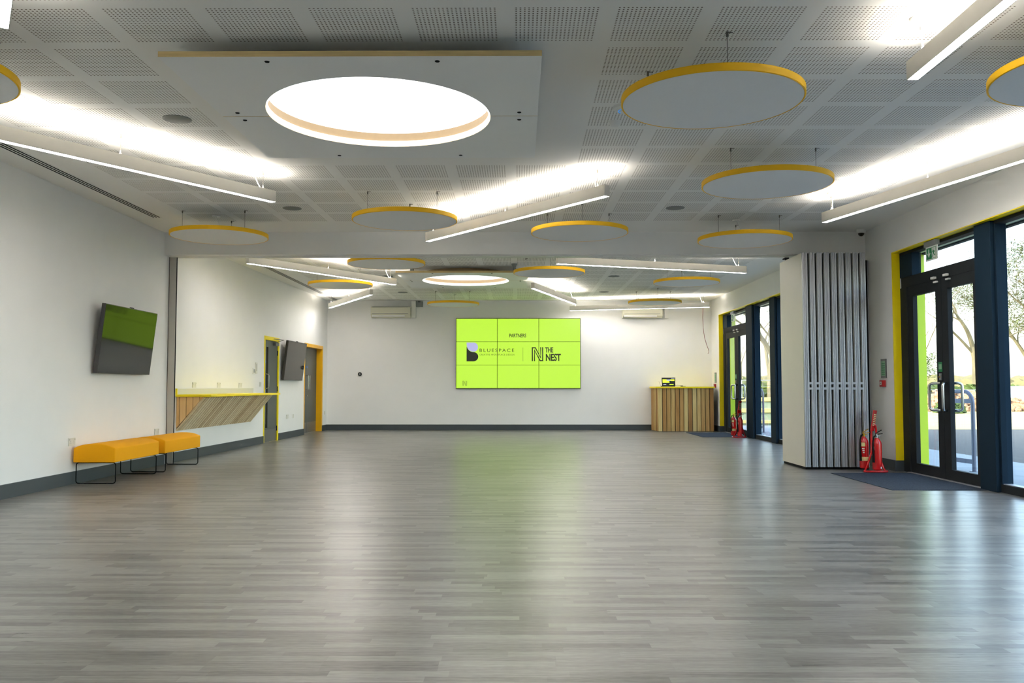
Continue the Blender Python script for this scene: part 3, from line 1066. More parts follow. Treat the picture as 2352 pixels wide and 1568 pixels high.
r = thing('heat_detector', 'grey cone shaped detector on the ceiling just above the far skylight', 'detector', (-0.07, 15.45, H))
obj('cone', MB().lathe([(0.012, -0.10), (0.045, -0.02), (0.055, 0.0)], 24), M_GREYPL, r, smooth=True)

r = thing('security_camera', 'white dome camera with black eye in the corner above the partition', 'camera', (4.78, 12.08, H))
obj('housing', MB().lathe([(0.052, -0.055), (0.062, -0.045), (0.062, 0.0)], 28), M_WHITEPL, r, smooth=True)
obj('lens_dome', MB().lathe([(0.0, -0.098), (0.02, -0.094), (0.036, -0.08), (0.043, -0.055)], 24), M_SCREENBLK, r, smooth=True)

# linear slot diffusers
for k, (loc, rz, y0, y1, lab) in enumerate((((-4.675, 0, H), 0, 0.5, 11.15, 'three slot air diffuser in the near ceiling along the left wall'),
                                           ((-4.60, 14.0, H), 0.0, -1.2, 7.84, 'three slot air diffuser in the far ceiling along the left wall'))):
    r = thing('slot_vent', lab, 'vent', loc, rz)
    obj('frame', MB().box(-0.062, 0.062, y0, y1, -0.004, -0.0005), M_CEILPLAIN, r)
    mb = MB()
    for s in (-0.038, 0, 0.038):
        mb.box(s - 0.009, s + 0.009, y0 + 0.02, y1 - 0.02, -0.0055, -0.0042)
    obj('slots', mb, M_BLACK, r)

# ------------------------------------------------------------------ televisions on tilting brackets


def make_tv():
    """local frame: wall at x=0 facing +x, centre at y=0, z=0"""
    r = thing('television', '', 'television', (0, 0, 0), group='wall mounted televisions tilted forward')
    w, h = 0.735, 0.415
    T = Matrix.Translation((0.105, 0, 0)) @ Matrix.Rotation(math.radians(6.5), 4, 'Y')
    case = obj('case', MB().box(-0.03, 0.018, -w, w, -h, h, T), M_TVCASE, r, bevel=0.004)
    obj('screen', MB().box(0.018, 0.0195, -w + 0.008, w - 0.008, -h + 0.010, h - 0.008, T), M_SCREENBLK, case)
    mb = MB()
    mb.box(0.0, 0.012, -0.3, 0.3, -0.15, 0.15)
    mb.box(0.012, 0.075, -0.22, -0.18, -0.2, 0.2, Matrix.Identity(4))
    mb.box(0.012, 0.075, 0.18, 0.22, -0.2, 0.2)
    obj('wall_bracket', mb, M_BLACK, r)
    obj('cap', MB().box(-0.02, 0.01, -0.03, 0.03, h, h + 0.012, T), M_BLACK, case)
    return r


tv = make_tv()
place(tv, 0, (XL + 0.001, 10.92, 1.665), 0, 'large television on the near left wall reflecting the lime video wall')
tv2 = place(tv, 1, LW(0.001, 6.13, 1.645), -LA, 'smaller looking television between the two grey doors in the far room')

# ------------------------------------------------------------------ video wall
VX0, VX1, VZ0, VZ1, VY = -1.580, 1.578, 1.047, 2.825, 22.03
r = thing('video_wall', 'lime green three by three video wall showing partner logos on the end wall', 'video wall', ((VX0 + VX1) / 2, VY, VZ0))
VW, VH = VX1 - VX0, VZ1 - VZ0


def vu(u):
    return -VW / 2 + (u - 60) / 2245 * VW


def vv(v):
    return (1350 - v) / 1265 * VH


obj('housing', MB().box(-VW / 2, VW / 2, 0.004, 0.068, 0, VH), M_BLACK, r)
us = (60, 805.5, 1554, 2305)
vs_ = (85, 507, 928, 1350)
for i in range(3):
    for j in range(3):
        b0 = 8 if i == 0 else 4
        b1 = 8 if i == 2 else 4
        t0 = 8 if j == 0 else 3
        t1 = 8 if j == 2 else 3
        obj('display', MB().box(vu(us[i] + b0), vu(us[i + 1] - b1), 0.0, 0.0038, vv(vs_[j + 1] - t1), vv(vs_[j] + t0)), M_LIMESCREEN, r)
TY = -0.0004
for body, u0, u1, v0, v1, spc, bold in (('PARTNERS', 1022, 1325, 362, 430, 1.0, 0.02), ('BLUESPACE', 487, 1108, 632, 690, 1.35, 0.0),
                                        ('CREATIVE WORKPLACE DESIGN', 487, 1112, 726, 755, 1.15, 0.0), ('THE', 1665, 1812, 608, 703, 0.95, 0.03), ('NEST', 1678, 1950, 724, 855, 0.95, 0.03)):
    obj('lettering', text_mb(body, vu(u0), vu(u1), vv(v1), vv(v0), 0.001, 'xz', TY, spc, bold), M_SCREENINK, r)


def poly_obj(name, pts, material, parent, y0=-0.0004, y1=-0.0014):
    return obj(name, MB().prism(pts, y1, y0, 'y'), material, parent)


# letter B emblem: pale top lobe, black lower lobe
arc = lambda cu, cv, ru, rv, a0, a1, n=16: [(vu(cu + ru * math.cos(math.radians(a0 + (a1 - a0) * k / n))), vv(cv + rv * math.sin(math.radians(a0 + (a1 - a0) * k / n)))) for k in range(n + 1)]
top = [(vu(253), vv(522))] + arc(378, 605, 80, 83, -90, 90) + arc(378, 563, 123, 125, 90, 180)
poly_obj('emblem_upper', top, M_LAVENDER, r)
low = [(vu(253), vv(600))] + arc(375, 572, 118, 122, 165, 90) + arc(378, 777, 85, 83, -90, 90) + [(vu(253), vv(860))]
poly_obj('emblem_lower', low, M_SCREENINK, r)
obj('divider_line', MB().box(vu(1264), vu(1268.5), -0.0012, TY, vv(858), vv(612)), M_SCREENINK, r)


def stroke(mb, pts, wd):
    """mitred polyline in screen crop units"""
    P = [Vector((a, b_)) for a, b_ in pts]
    L_, R_ = [], []
    for i, p in enumerate(P):
        if i == 0:
            d = (P[1] - P[0]).normalized()
            nrm = Vector((-d.y, d.x))
            k = 1
        elif i == len(P) - 1:
            d = (P[-1] - P[-2]).normalized()
            nrm = Vector((-d.y, d.x))
            k = 1
        else:
            d0, d1 = (P[i] - P[i - 1]).normalized(), (P[i + 1] - P[i]).normalized()
            n0, n1 = Vector((-d0.y, d0.x)), Vector((-d1.y, d1.x))
            nrm = (n0 + n1).normalized()
            k = min(1 / max(nrm.dot(n0), 0.35), 2.2)
        L_.append(p + nrm * wd / 2 * k)
        R_.append(p - nrm * wd / 2 * k)
    for i in range(len(P) - 1):
        q = [L_[i], L_[i + 1], R_[i + 1], R_[i]]
        vs = [(vu(a.x), -0.0014, vv(a.y)) for a in q] + [(vu(a.x), TY, vv(a.y)) for a in q]
        mb.add(vs, [(0, 1, 2, 3), (7, 6, 5, 4), (0, 4, 5, 1), (1, 5, 6, 2), (2, 6, 7, 3), (3, 7, 4, 0)])


mb = MB()
stroke(mb, [(1436, 857), (1436, 616), (1490, 616), (1588, 800), (1588, 606)], 20)
stroke(mb, [(1474, 857), (1474, 660), (1575, 847), (1623, 847), (1623, 606)], 20)
obj('emblem_letter', mb, M_SCREENINK, r)
mb = MB()
f = lambda u, v: (182 + (u - 1425) * 78 / 208, 1212 + (v - 605) * 88 / 252)
stroke(mb, [f(1436, 857), f(1436, 616), f(1490, 616), f(1588, 800), f(1588, 606)], 6)
stroke(mb, [f(1474, 857), f(1474, 660), f(1575, 847), f(1623, 847), f(1623, 606)], 6)
obj('emblem_letter', mb, M_SCREENINK, r)

# ------------------------------------------------------------------ end wall fittings
ac0 = thing('air_conditioner', '', 'air conditioner', (0, 0, 0), group='air conditioners high on the end wall')
prof = [(0.0, 0.0), (-0.13, 0.0), (-0.20, 0.05), (-0.215, 0.10), (-0.215, 0.25), (-0.19, 0.275), (0.0, 0.275)]
obj('casing', MB().prism(prof, -0.5, 0.5, 'x'), M_CREAMPL, ac0, bevel=0.006)
mb = MB()
for z in (0.262, 0.10):
    mb.box(-0.46, 0.44, -0.219, -0.2145, z - 0.004, z + 0.004)
obj('panel_groove', mb, M_GREYPL, ac0)
obj('louvre', MB().box(-0.47, 0.36, -0.215, -0.150, 0.012, 0.052, Matrix.Translation((0, 0.0, 0.01)) @ Matrix.Rotation(0.0, 4, 'X')), M_WHITEPL, ac0, bevel=0.004)
obj('intake_grille', MB().box(-0.47, 0.47, -0.15, -0.01, 0.276, 0.284), M_GREYPL, ac0)
place(ac0, 0, (-3.225, YB - 0.002, 2.838), 0, 'cream air conditioner left of the video wall')
place(ac0, 1, (3.135, YB - 0.002, 2.828), 0, 'cream air conditioner right of the video wall above the slatted bar')
setup(obj('pipe_cover', MB().box(-0.055, 0.055, -0.10, 0, 0, 0.43).box(-0.068, -0.055, -0.10, 0, 0, 0.03), M_WHITEPL, loc=(-2.655, YB - 0.001, 2.838), bevel=0.003), 'white pipe cover running from the left air conditioner to the ceiling', 'pipe cover')
setup(obj('pipe_cover', MB().box(-0.05, 0.05, -0.10, 0, 0, 0.40), M_WHITEPL, loc=(3.755, YB - 0.001, 2.828), bevel=0.003), 'white pipe cover at the right side of the right air conditioner', 'pipe cover')
r = thing('sensor_box', 'small grey sensor box under the ceiling left of the video wall', 'sensor', (-2.515, YB - 0.001, 3.12))
obj('body', MB().box(-0.085, 0.085, -0.09, 0, 0, 0.14), M_GREYPL, r, bevel=0.008)
obj('lens', MB().box(-0.03, 0.03, -0.1, -0.091, 0.118, 0.132), M_BLACK, r)
r = thing('thermostat', 'round black dial thermostat on a small white plate on the end wall', 'thermostat', (-4.02, YB - 0.001, 1.412))
obj('wall_plate', MB().box(-0.065, 0.065, -0.008, 0, -0.065, 0.065), M_WHITEPL, r, bevel=0.003)
obj('dial', MB().lathe([(0.0, 0.03), (0.04, 0.03), (0.05, 0.02), (0.05, 0.0)], 32, (0, -0.008, 0), Matrix.Rotation(PI / 2, 4, 'X')), M_INK, r, smooth=True)
obj('dial_face', MB().lathe([(0.0, 0.002), (0.022, 0.0)], 24, (0, -0.038, 0), Matrix.Rotation(PI / 2, 4, 'X')), M_GREYPL, r)


# ------------------------------------------------------------------ sockets (local frame: wall at x=0 facing +x)
def make_socket(w, name='wall_socket', cat='socket'):
    r = thing(name, '', cat, (0, 0, 0))
    obj('face_plate', MB().box(0, 0.009, -w / 2, w / 2, -0.043, 0.043), M_SOCKET, r, bevel=0.002)
    mb = MB()
    for c in ((-0.036, 0.036) if w > 0.1 else (0.0,)):
        mb.box(0.009, 0.0102, c - 0.004, c + 0.004, -0.002, 0.012)
        mb.box(0.009, 0.0102, c - 0.015, c - 0.008, -0.018, -0.012)
        mb.box(0.009, 0.0102, c + 0.008, c + 0.015, -0.018, -0.012)
    obj('pin_holes', mb, M_SOCKETDARK, r)
    mb = MB()
    for c in ((-0.058, 0.058) if w > 0.1 else (0.0,)):
        mb.box(0.009, 0.012, c - 0.006, c + 0.006, 0.018, 0.034)
    obj('switches', mb, M_SOCKETDARK, r)
    return r


sk2, sk1 = make_socket(0.146), make_socket(0.086)
n2 = n1 = 0
for (x, y, z, wide, lab) in (
        (None, 9.80, 0.475, 1, 'white double socket on the left wall beside the near end of the benches'),
        (None, 12.10, 0.47, 1, 'white double socket low on the left wall just before the silver post'),
        (0, 0.83, 1.12, 1, 'white double socket above the counter, nearest the silver post'),
        (0, 1.88, 1.12, 1, 'white double socket above the middle of the counter'),
        (0, 2.95, 1.12, 1, 'white double socket above the far end of the counter'),
        (0, 5.95, 0.46, 1, 'white double socket low under the far television'),
        (0, 4.10, 1.14, 0, 'white switch plate just left of the single grey door'),
        (0, 6.42, 0.455, 0, 'white single socket low under the far television, on its right'),
        (0, 9.28, 0.44, 0, 'white single socket low in the far left corner past the amber frame')):
    loc = (XL + 0.001, y, z) if x is None else LW(0.001, y, z)
    rz = 0 if x is None else -LA
    if wide:
        place(sk2, n2, loc, rz, lab, 'wall sockets')
        n2 += 1
    else:
        place(sk1, n1, loc, rz, lab, 'wall sockets')
        n1 += 1
r = lthing('light_switch', 'white and grey switch panel with upright slider left of the single door', 'switch', 3.75, 1.42, 0.001)
obj('switch_plate', MB().box(0, 0.02, -0.13, -0.02, -0.085, 0.02), M_WHITEPL, r, bevel=0.003)
obj('slider_plate', MB().box(0, 0.02, 0.02, 0.11, -0.08, 0.13), M_SOCKET, r, bevel=0.003)
mb = MB()
for k in range(3):
    mb.box(0.02, 0.0215, -0.12 + k * 0.034, -0.10 + k * 0.034, -0.065, 0.0)
obj('buttons', mb, M_GREYPL, r)
obj('key_slot', MB().box(0.02, 0.0215, 0.045, 0.065, -0.03, 0.10), M_GREYPL, r)

# ------------------------------------------------------------------ wall counter (local frame of the far left wall)
r = lthing('wall_counter', 'wall mounted counter with yellow edge and slanting timber slats beneath', 'counter', 0.14, 0.46)
CT, CB, CL = 0.52, 0.0, 3.50      # top above z 0.46, bottom, length
DEP = 0.525
obj('countertop', MB().box(0.001, DEP, 0.0, CL, CT - 0.034, CT), M_YELLOW, r, bevel=0.002, seg=1)
obj('upstand', MB().box(0.001, 0.02, 0.016, CL, CT + 0.0005, CT + 0.085), M_COUNTERGREY, r)
obj('upstand_end', MB().box(0.001, 0.026, 0.0, 0.015, CT + 0.0005, CT + 0.087), M_YELLOW, r)
# triangular end facing the camera: vertical boards behind one another
DS = 0.40
topz = CT - 0.036
obj('end_backing', MB().prism([(0.004, 0.03), (0.004, topz), (DS - 0.012, topz)], 0.062, 0.075, 'y'), M_BACKING, r)
for k in range(5):
    x0 = 0.004 if k == 0 else 0.052 + (k - 1) * 0.099
    x1 = x0 + (0.040 if k == 0 else 0.090)
    def zb(x):
        return 0.012 + (topz - 0.012) * x / DS
    if x0 >= DS - 0.01:
        break
    x1 = min(x1, DS - 0.006)
    obj('end_slat', MB().prism([(x0, zb(x0) + 0.006), (x1, zb(x1) + 0.006), (x1, topz), (x0, topz)], 0.042, 0.060, 'y'), M_SLATC, r)
# slanted front: slats from the wall at the bottom to the top's outer edge
sl = math.sqrt(DS * DS + topz * topz)
ang = math.atan2(topz, DS)
TM = Matrix.Rotation(-ang, 4, 'Y')
obj('slat_backing', MB().box(0.01, sl - 0.01, 0.08, CL - 0.08, 0.004, 0.02, TM), M_BACKING, r)
random.seed(5)
y = 0.04
k = 0
while y < CL - 0.14:
    wd = 0.082
    obj('front_slat', MB().box(0.0, sl, y, y + wd, -0.018, 0.0, TM), M_SLATD, r)
    y += wd + 0.020
    k += 1

# ------------------------------------------------------------------ benches


def make_bench(L):
    r = thing('bench', '', 'bench', (0, 0, 0), group='mustard benches along the left wall')
    w = 0.235
    # domed upholstered block, cross-section in xz swept along y
    sec = []
    n = 20
    for k in range(n + 1):
        t = k / n
        x = -w + 2 * w * t
        sec.append((x, 0.405 + 0.048 * (1 - (abs(2 * t - 1)) ** 2.6)))
    sec = [(-w, 0.245)] + sec + [(w, 0.245)]
    obj('seat', MB().prism(sec, 0, L, 'y'), M_BENCH, r, bevel=0.014, seg=3, smooth=True)
    for y in (0.05, L - 0.05):
        x, z1, z0, rr = w - 0.012, 0.240, 0.008, 0.03
        path = []
        for cx, cz, a0 in ((x - rr, z1 - rr, 0), (-x + rr, z1 - rr, 90), (-x + rr, z0 + rr, 180), (x - rr, z0 + rr, 270)):
            for q in range(5):
                a = math.radians(a0 + 22.5 * q)
                path.append((cx + rr * math.cos(a), y, cz + rr * math.sin(a)))
        lg = obj('leg_frame', MB().tube(path, 0.006, 8, closed=True), M_BLACK, r, smooth=True)
        obj('foot_pad', MB().box(-x + 0.05, -x + 0.10, y - 0.007, y + 0.007, 0.0, 0.004).box(x - 0.10, x - 0.05, y - 0.007, y + 0.007, 0.0, 0.004), M_GREYPL, lg)
    return r


bn = make_bench(1.20)
place(bn, 0, (-4.755, 9.78, 0), 0, 'long mustard yellow upholstered bench nearest the camera')
place(bn, 1, (-4.735, 11.12, 0), -0.01, 'second mustard yellow bench, by the silver post')

# ------------------------------------------------------------------ slatted bar with laptop
BX0, BX1, BY0 = 3.42, 4.785, 21.37
r = thing('slatted_bar', 'timber slatted bar with a yellow top in the far right corner', 'bar counter', (4.1, 21.7, 0))
ox, oy = 4.1, 21.7
obj('carcass', MB().prism([(BX0 + 0.02 - ox, BY0 + 0.024 - oy), (BX1 - 0.01 - ox, BY0 + 0.024 - oy), (BX1 - 0.01 - ox, YB - 0.03 - oy), (3.375 - ox, YB - 0.03 - oy)], 0.0, 1.055, 'z'), M_BACKING, r)
obj('bar_top', MB().prism([(BX0 - 0.05 - ox, BY0 - 0.03 - oy), (BX1 + 0.02 - ox, BY0 - 0.03 - oy), (BX1 + 0.02 - ox, YB - 0.02 - oy), (3.32 - ox, YB - 0.02 - oy)], 1.057, 1.097, 'z'), M_YELLOW, r, bevel=0.002, seg=1)
nS = 13
pw = (BX1 - BX0) / nS
for k in range(nS):
    x0 = BX0 + k * pw + 0.005 - ox
    obj('slat', MB().box(x0, x0 + pw - 0.014, BY0 - oy, BY0 + 0.022 - oy, 0.008, 1.055), M_SLAT, r)
sv = Vector((3.355 - BX0, YB - 0.03 - BY0))
for k in range(6):
    a, b_ = (k + 0.06) / 6, (k + 0.94) / 6
    p0 = Vector((BX0 - ox, BY0 - oy)) + sv * a
    p1 = Vector((BX0 - ox, BY0 - oy)) + sv * b_
    nn = Vector((sv.y, -sv.x)).normalized() * 0.02
    obj('slat', MB().prism([tuple(p0), tuple(p0 + nn), tuple(p1 + nn), tuple(p1)], 0.008, 1.055, 'z'), M_SLAT, r)

r = thing('laptop', 'open black laptop with lime blocks on its screen on the bar', 'laptop', (3.70, 21.50, 1.098), 0.0)
obj('keyboard_base', MB().box(-0.16, 0.16, -0.02, 0.20, 0.0, 0.018), M_INK, r, bevel=0.004)
T = Matrix.Translation((0, -0.022, 0.01)) @ Matrix.Rotation(math.radians(-14), 4, 'X')
lid = obj('lid', MB().box(-0.165, 0.165, -0.008, 0.0, 0.0, 0.215, T), M_INK, r, bevel=0.003)
obj('screen_block', MB().box(-0.145, -0.045, -0.0095, -0.0085, 0.13, 0.17, T).box(0.05, 0.145, -0.0095, -0.0085, 0.13, 0.17, T).box(-0.145, 0.02, -0.0095, -0.0085, 0.085, 0.128, T).box(0.02, 0.12, -0.0095, -0.0085, 0.03, 0.045, T), M_LAPLIME, lid)
obj('screen_block', MB().box(-0.043, 0.048, -0.0095, -0.0085, 0.135, 0.165, T).box(-0.13, -0.06, -0.0095, -0.0085, 0.03, 0.045, T).box(0.07, 0.15, -0.0095, -0.0085, 0.185, 0.195, T), M_LAPGREY, lid)
r = setup(obj('mouse_cable', MB().tube([(0, 0, 0.03), (0.06, 0.0, 0.035), (0.13, -0.03, 0.03), (0.17, -0.03, 0.012), (0.21, -0.02, 0.005), (0.26, 0.0, 0.005)], 0.004, 6), M_INK, smooth=True, loc=(3.87, 21.56, 1.098)), 'thin black cable beside the laptop on the bar', 'cable')
r = setup(obj('computer_mouse', MB().lathe([(0.035, 0.0), (0.033, 0.014), (0.02, 0.024), (0.0, 0.027)], 20), M_INK, smooth=True, loc=(4.02, 21.45, 1.098)), 'small black mouse on the bar right of the laptop', 'mouse')
r = thing('wall_socket', 'white socket on the end wall behind the laptop', 'socket', (3.94, YB - 0.001, 1.28), -PI / 2, 'wall sockets')
obj('face_plate', MB().box(0, 0.009, -0.043, 0.043, -0.05, 0.05), M_SOCKET, r, bevel=0.002)
obj('pin_holes', MB().box(0.009, 0.010, -0.01, 0.01, -0.01, 0.01), M_SOCKETDARK, r)
setup(obj('antenna_wire', MB().tube([(0, 0, 0.0), (-0.03, 0, 0.05), (-0.06, 0, 0.13)], 0.002, 5), M_INK, loc=(3.54, 21.6, 1.097)), 'thin dark wire sticking up left of the laptop', 'wire')

# hanging cord
pts = [(0, 0, 0), (-0.008, 0, -0.25), (0.0, 0.0, -0.50), (0.03, 0, -0.72), (0.08, 0, -0.90), (0.125, 0, -1.02), (0.132, 0, -1.07), (0.105, 0, -1.105)]
setup(obj('hanging_cord', MB().tube(pts, 0.006, 6), M_CORD, smooth=True, loc=(4.41, 20.76, 2.985)), 'dark red cord dangling from the farthest bar light above the bar', 'cord')

# ------------------------------------------------------------------ entrance mats
for (x0, x1, y0, y1, lab) in ((3.95, 4.965, 9.30, 11.12, 'dark blue ribbed entrance mat inside the near glass doors'), (4.0, 4.965, 18.98, 20.92, 'dark blue ribbed entrance mat inside the far glass doors')):
    setup(obj('entrance_mat', MB().box(-(x1 - x0) / 2, (x1 - x0) / 2, -(y1 - y0) / 2, (y1 - y0) / 2, 0, 0.006), M_MAT, loc=((x0 + x1) / 2, (y0 + y1) / 2, 0)), lab, 'mat', 'entrance mats')


# ------------------------------------------------------------------ fire points
def stand(label, loc, rz, mirror=1):
    r = thing('extinguisher_stand', label, 'stand', loc, rz, 'red tubular extinguisher stands')
    zt = 0.60
    base = []
    for (x, y) in ((-0.17, -0.10), (-0.15, -0.135), (-0.10, -0.15), (0.06, -0.15), (0.11, -0.13), (0.13, -0.09), (0.125, -0.03)):
        base.append((x * mirror, y, 0.014))
    path = base + [(0.12 * mirror, 0.0, 0.04), (0.095 * mirror, 0.04, 0.15), (0.07 * mirror, 0.06, 0.24), (0.06 * mirror, 0.07, zt - 0.06), (0.055 * mirror, 0.07, zt - 0.015), (0.05 * mirror, 0.07, zt - 0.004), (0.04 * mirror, 0.07, zt), (0.022 * mirror, 0.07, zt), (0.012 * mirror, 0.07, zt - 0.004), (0.005 * mirror, 0.07, zt - 0.02),
                   (0.0 * mirror, 0.07, zt - 0.06), (-0.01 * mirror, 0.06, 0.24), (-0.08 * mirror, 0.02, 0.08), (-0.14 * mirror, -0.04, 0.014)]
    fr_ = obj('tube_frame', MB().tube(path, 0.013, 10, closed=True), M_RED, r, smooth=True)
    obj('cross_bar', MB().tube([(-0.003, 0.07, 0.40), (0.062, 0.07, 0.40)], 0.008, 8), M_RED, r)
    T = Matrix.Translation((0.015 * mirror, 0.055, zt - 0.02)) @ Matrix.Rotation(math.radians(9 * mirror), 4, 'Y') @ Matrix.Rotation(math.radians(45), 4, 'Z')
    bd = obj('sign_board', MB().box(-0.05, 0.05, -0.006, 0.006, -0.06, 0.21, T), M_RED, r, bevel=0.003)
    mbt = MB()
    for k in range(7):
        mbt.box(-0.035, 0.035, -0.0075, -0.0062, 0.01 + k * 0.023, 0.022 + k * 0.023, T)
    obj('sign_text', mbt, M_CREAMLABEL, bd)
    return r


def extinguisher(label, loc, rz, kind):
    r = thing('fire_extinguisher', label, 'fire extinguisher', loc, rz, 'red fire extinguishers')
    R, h = (0.058, 0.40)
    prof = [(R - 0.01, 0.0), (R, 0.01), (R, h - 0.07), (R - 0.004, h - 0.045), (R - 0.018, h - 0.018), (0.026, h), (0.018, h + 0.012)]
    bd = obj('cylinder', MB().lathe(prof, 36), M_RED, r, smooth=True)
    obj('valve', MB().lathe([(0.016, h + 0.012), (0.016, h + 0.04), (0.010, h + 0.05), (0.010, h + 0.06)], 16).box(-0.02, 0.045, -0.008, 0.008, h + 0.03, h + 0.042), M_BRASS if kind else M_STEEL, r)
    hd = MB()
    for zz_, aa in ((h + 0.05, -8), (h + 0.068, -30)):
        hd.box(-0.015, 0.075, -0.009, 0.009, 0, 0.008, Matrix.Translation((0, 0, zz_)) @ Matrix.Rotation(math.radians(aa), 4, 'Y'))
    obj('trigger_handle', hd, M_BLACK if not kind else M_BRASS, r)
    sgn = -1
    hp = [(-0.015, -0.005, h + 0.035), (-0.045, -0.03, h + 0.03), (-0.066, -0.045, h - 0.03), (-0.068, -0.045, h - 0.12), (-0.064, -0.045, 0.17), (-0.064, -0.045, 0.10)]
    ho = obj('hose', MB().tube(hp, [0.008, 0.009, 0.009, 0.010, 0.014, 0.015], 10), M_BLACK, r, smooth=True)
    gz = MB()
    gz.lathe([(R + 0.0008, 0.10), (R + 0.0008, 0.15)] if kind else [(R + 0.0008, 0.2), (R + 0.0008, 0.205)], 36)
    if kind:
        obj('colour_band', gz, M_CREAMLABEL, bd, smooth=True)

    def patch(a0, a1, z0, z1, material, name):
        n = 8
        vs = []
        for z in (z0, z1):
            for k in range(n + 1):
                a = math.radians(a0 + (a1 - a0) * k / n)
                vs.append(((R + 0.0012) * math.cos(a), (R + 0.0012) * math.sin(a), z))
        fs = [(k, k + 1, n + 2 + k, n + 1 + k) for k in range(n)]
        return obj(name, MB().add(vs, fs), material, bd, smooth=True)
    if kind:
        patch(215, 265, 0.285, 0.335, M_CREAMLABEL, 'label_panel')
        for q, z in enumerate((0.25, 0.225, 0.20)):
            patch(225 + 5 * q, 255, z, z + 0.014, M_WHITEPL, 'label_text')
    else:
        patch(190, 214, 0.255, 0.30, M_WHITEPL, 'label_text')
        patch(200, 208, 0.14, 0.245, M_WHITEPL, 'label_text')
        patch(290, 315, 0.02, 0.045, M_WHITEPL, 'inspection_tag')
    return r


stand('red tube stand holding the two extinguishers beside the folded partition', (4.595, 11.34, 0), 0)
extinguisher('left red extinguisher with cream band and brass head by the folded partition', (4.505, 11.44, 0.035), 0.0, 1)
extinguisher('right red extinguisher with black lever by the near doors', (4.592, 11.24, 0.03), 0.0, 0)
stand('red tube stand in front of the glazing of the far room', (4.78, 18.95, 0), 0)
extinguisher('left red extinguisher with cream band in the far room', (4.69, 19.07, 0.035), 0.0, 1)
extinguisher('right red extinguisher in the far room', (4.777, 18.86, 0.03), 0.0, 0)

# ------------------------------------------------------------------ signs and call points on the right wall (local: wall face x=0 facing -x)
for (y, z, lab1, lab2, s) in ((11.70, 1.21, 'green fire action notice on the right wall above the red call point', 'red fire call point on the right wall beside the near yellow reveal', 1.0),
                              (21.66, 1.19, 'fire action notice on the right wall at the far end of the bar', 'red fire call point at the far end of the bar', 1.0)):
    r = thing('fire_notice', lab1, 'notice', (XR - 0.001, y, z), 0, 'fire action notices')
    obj('backing', MB().box(-0.010, 0, -0.085, 0.085, 0, 0.255), M_KICK, r, bevel=0.002)
    obj('sheet', MB().box(-0.012, -0.0102, -0.058, 0.072, 0.03, 0.228), M_PALEGREEN, r)
    mb = MB()
    for k in range(6):
        mb.box(-0.0128, -0.0121, -0.05, 0.05, 0.045 + k * 0.028, 0.056 + k * 0.028)
    obj('printed_lines', mb, M_GREEN, r)
    r = thing('call_point', lab2, 'call point', (XR - 0.001, y, z - 0.03), 0, 'red call points')
    obj('body', MB().box(-0.05, 0, -0.044, 0.044, -0.088, 0), M_REDBOX, r, bevel=0.004)
    obj('press_plate', MB().box(-0.0515, -0.050, -0.025, 0.025, -0.062, -0.018), M_WHITEPL, r)
    obj('dot', MB().box(-0.0522, -0.0516, -0.01, 0.01, -0.046, -0.034), M_INK, r)


def exit_sign(label, y, z):
    """hanging blade sign, parallel to the wall; face towards -x"""
    r = thing('exit_sign', label, 'exit sign', (4.935, y, z), 0, 'green exit signs')
    obj('light_housing', MB().box(-0.025, 0.025, -0.15, 0.15, 0.17, 0.232), M_GREYPL, r, bevel=0.004)
    bl = obj('blade', MB().box(-0.004, 0.004, -0.145, 0.145, 0.0, 0.17), M_WHITEPL, r, bevel=0.001, seg=1)
    obj('green_field', MB().box(-0.0052, -0.0042, -0.118, 0.122, 0.018, 0.152), M_GREEN, bl)
    # panel on the near side (towards -y) holds the running figure; arrow on the far side

    def Q(u, v):           # u to the right as seen from the room (towards -y)
        return (0.122 - u * 0.24, 0.018 + v * 0.134)
    def yz(pts, material, name, x0=-0.0062, x1=-0.0053):
        return obj(name, MB().prism([Q(a, b_) for a, b_ in pts], x0, x1, 'x'), material, bl)
    yz([(0.25, 0.12), (0.42, 0.55), (0.31, 0.50), (0.29, 0.90), (0.21, 0.90), (0.19, 0.50), (0.08, 0.55)], M_WHITEPL, 'arrow')
    yz([(0.56, 0.04), (0.96, 0.04), (0.96, 0.96), (0.56, 0.96)], M_WHITEPL, 'doorway')
    mbm = MB()
    def blk(pts):
        mbm.prism([Q(a, b_) for a, b_ in pts], -0.0072, -0.0063, 'x')
    blk([(0.70 + 0.035 * math.cos(a), 0.80 + 0.06 * math.sin(a)) for a in [2 * PI * k / 10 for k in range(10)]])
    blk([(0.68, 0.72), (0.77, 0.70), (0.80, 0.42), (0.71, 0.42)])
    blk([(0.71, 0.45), (0.78, 0.45), (0.70, 0.28), (0.60, 0.12), (0.56, 0.16), (0.66, 0.30)])
    blk([(0.74, 0.46), (0.80, 0.44), (0.86, 0.30), (0.92, 0.28), (0.92, 0.22), (0.82, 0.24)])
    blk([(0.69, 0.70), (0.71, 0.62), (0.62, 0.60), (0.59, 0.50), (0.57, 0.53), (0.60, 0.66)])
    blk([(0.76, 0.70), (0.86, 0.60), (0.92, 0.64), (0.93, 0.60), (0.86, 0.52), (0.76, 0.62)])
    obj('running_figure', mbm, M_GREEN, bl)
    return r


exit_sign('green running man exit sign above the near glass doors', 10.36, 2.60)
exit_sign('green exit sign above the far glass doors', 20.0, 2.59)

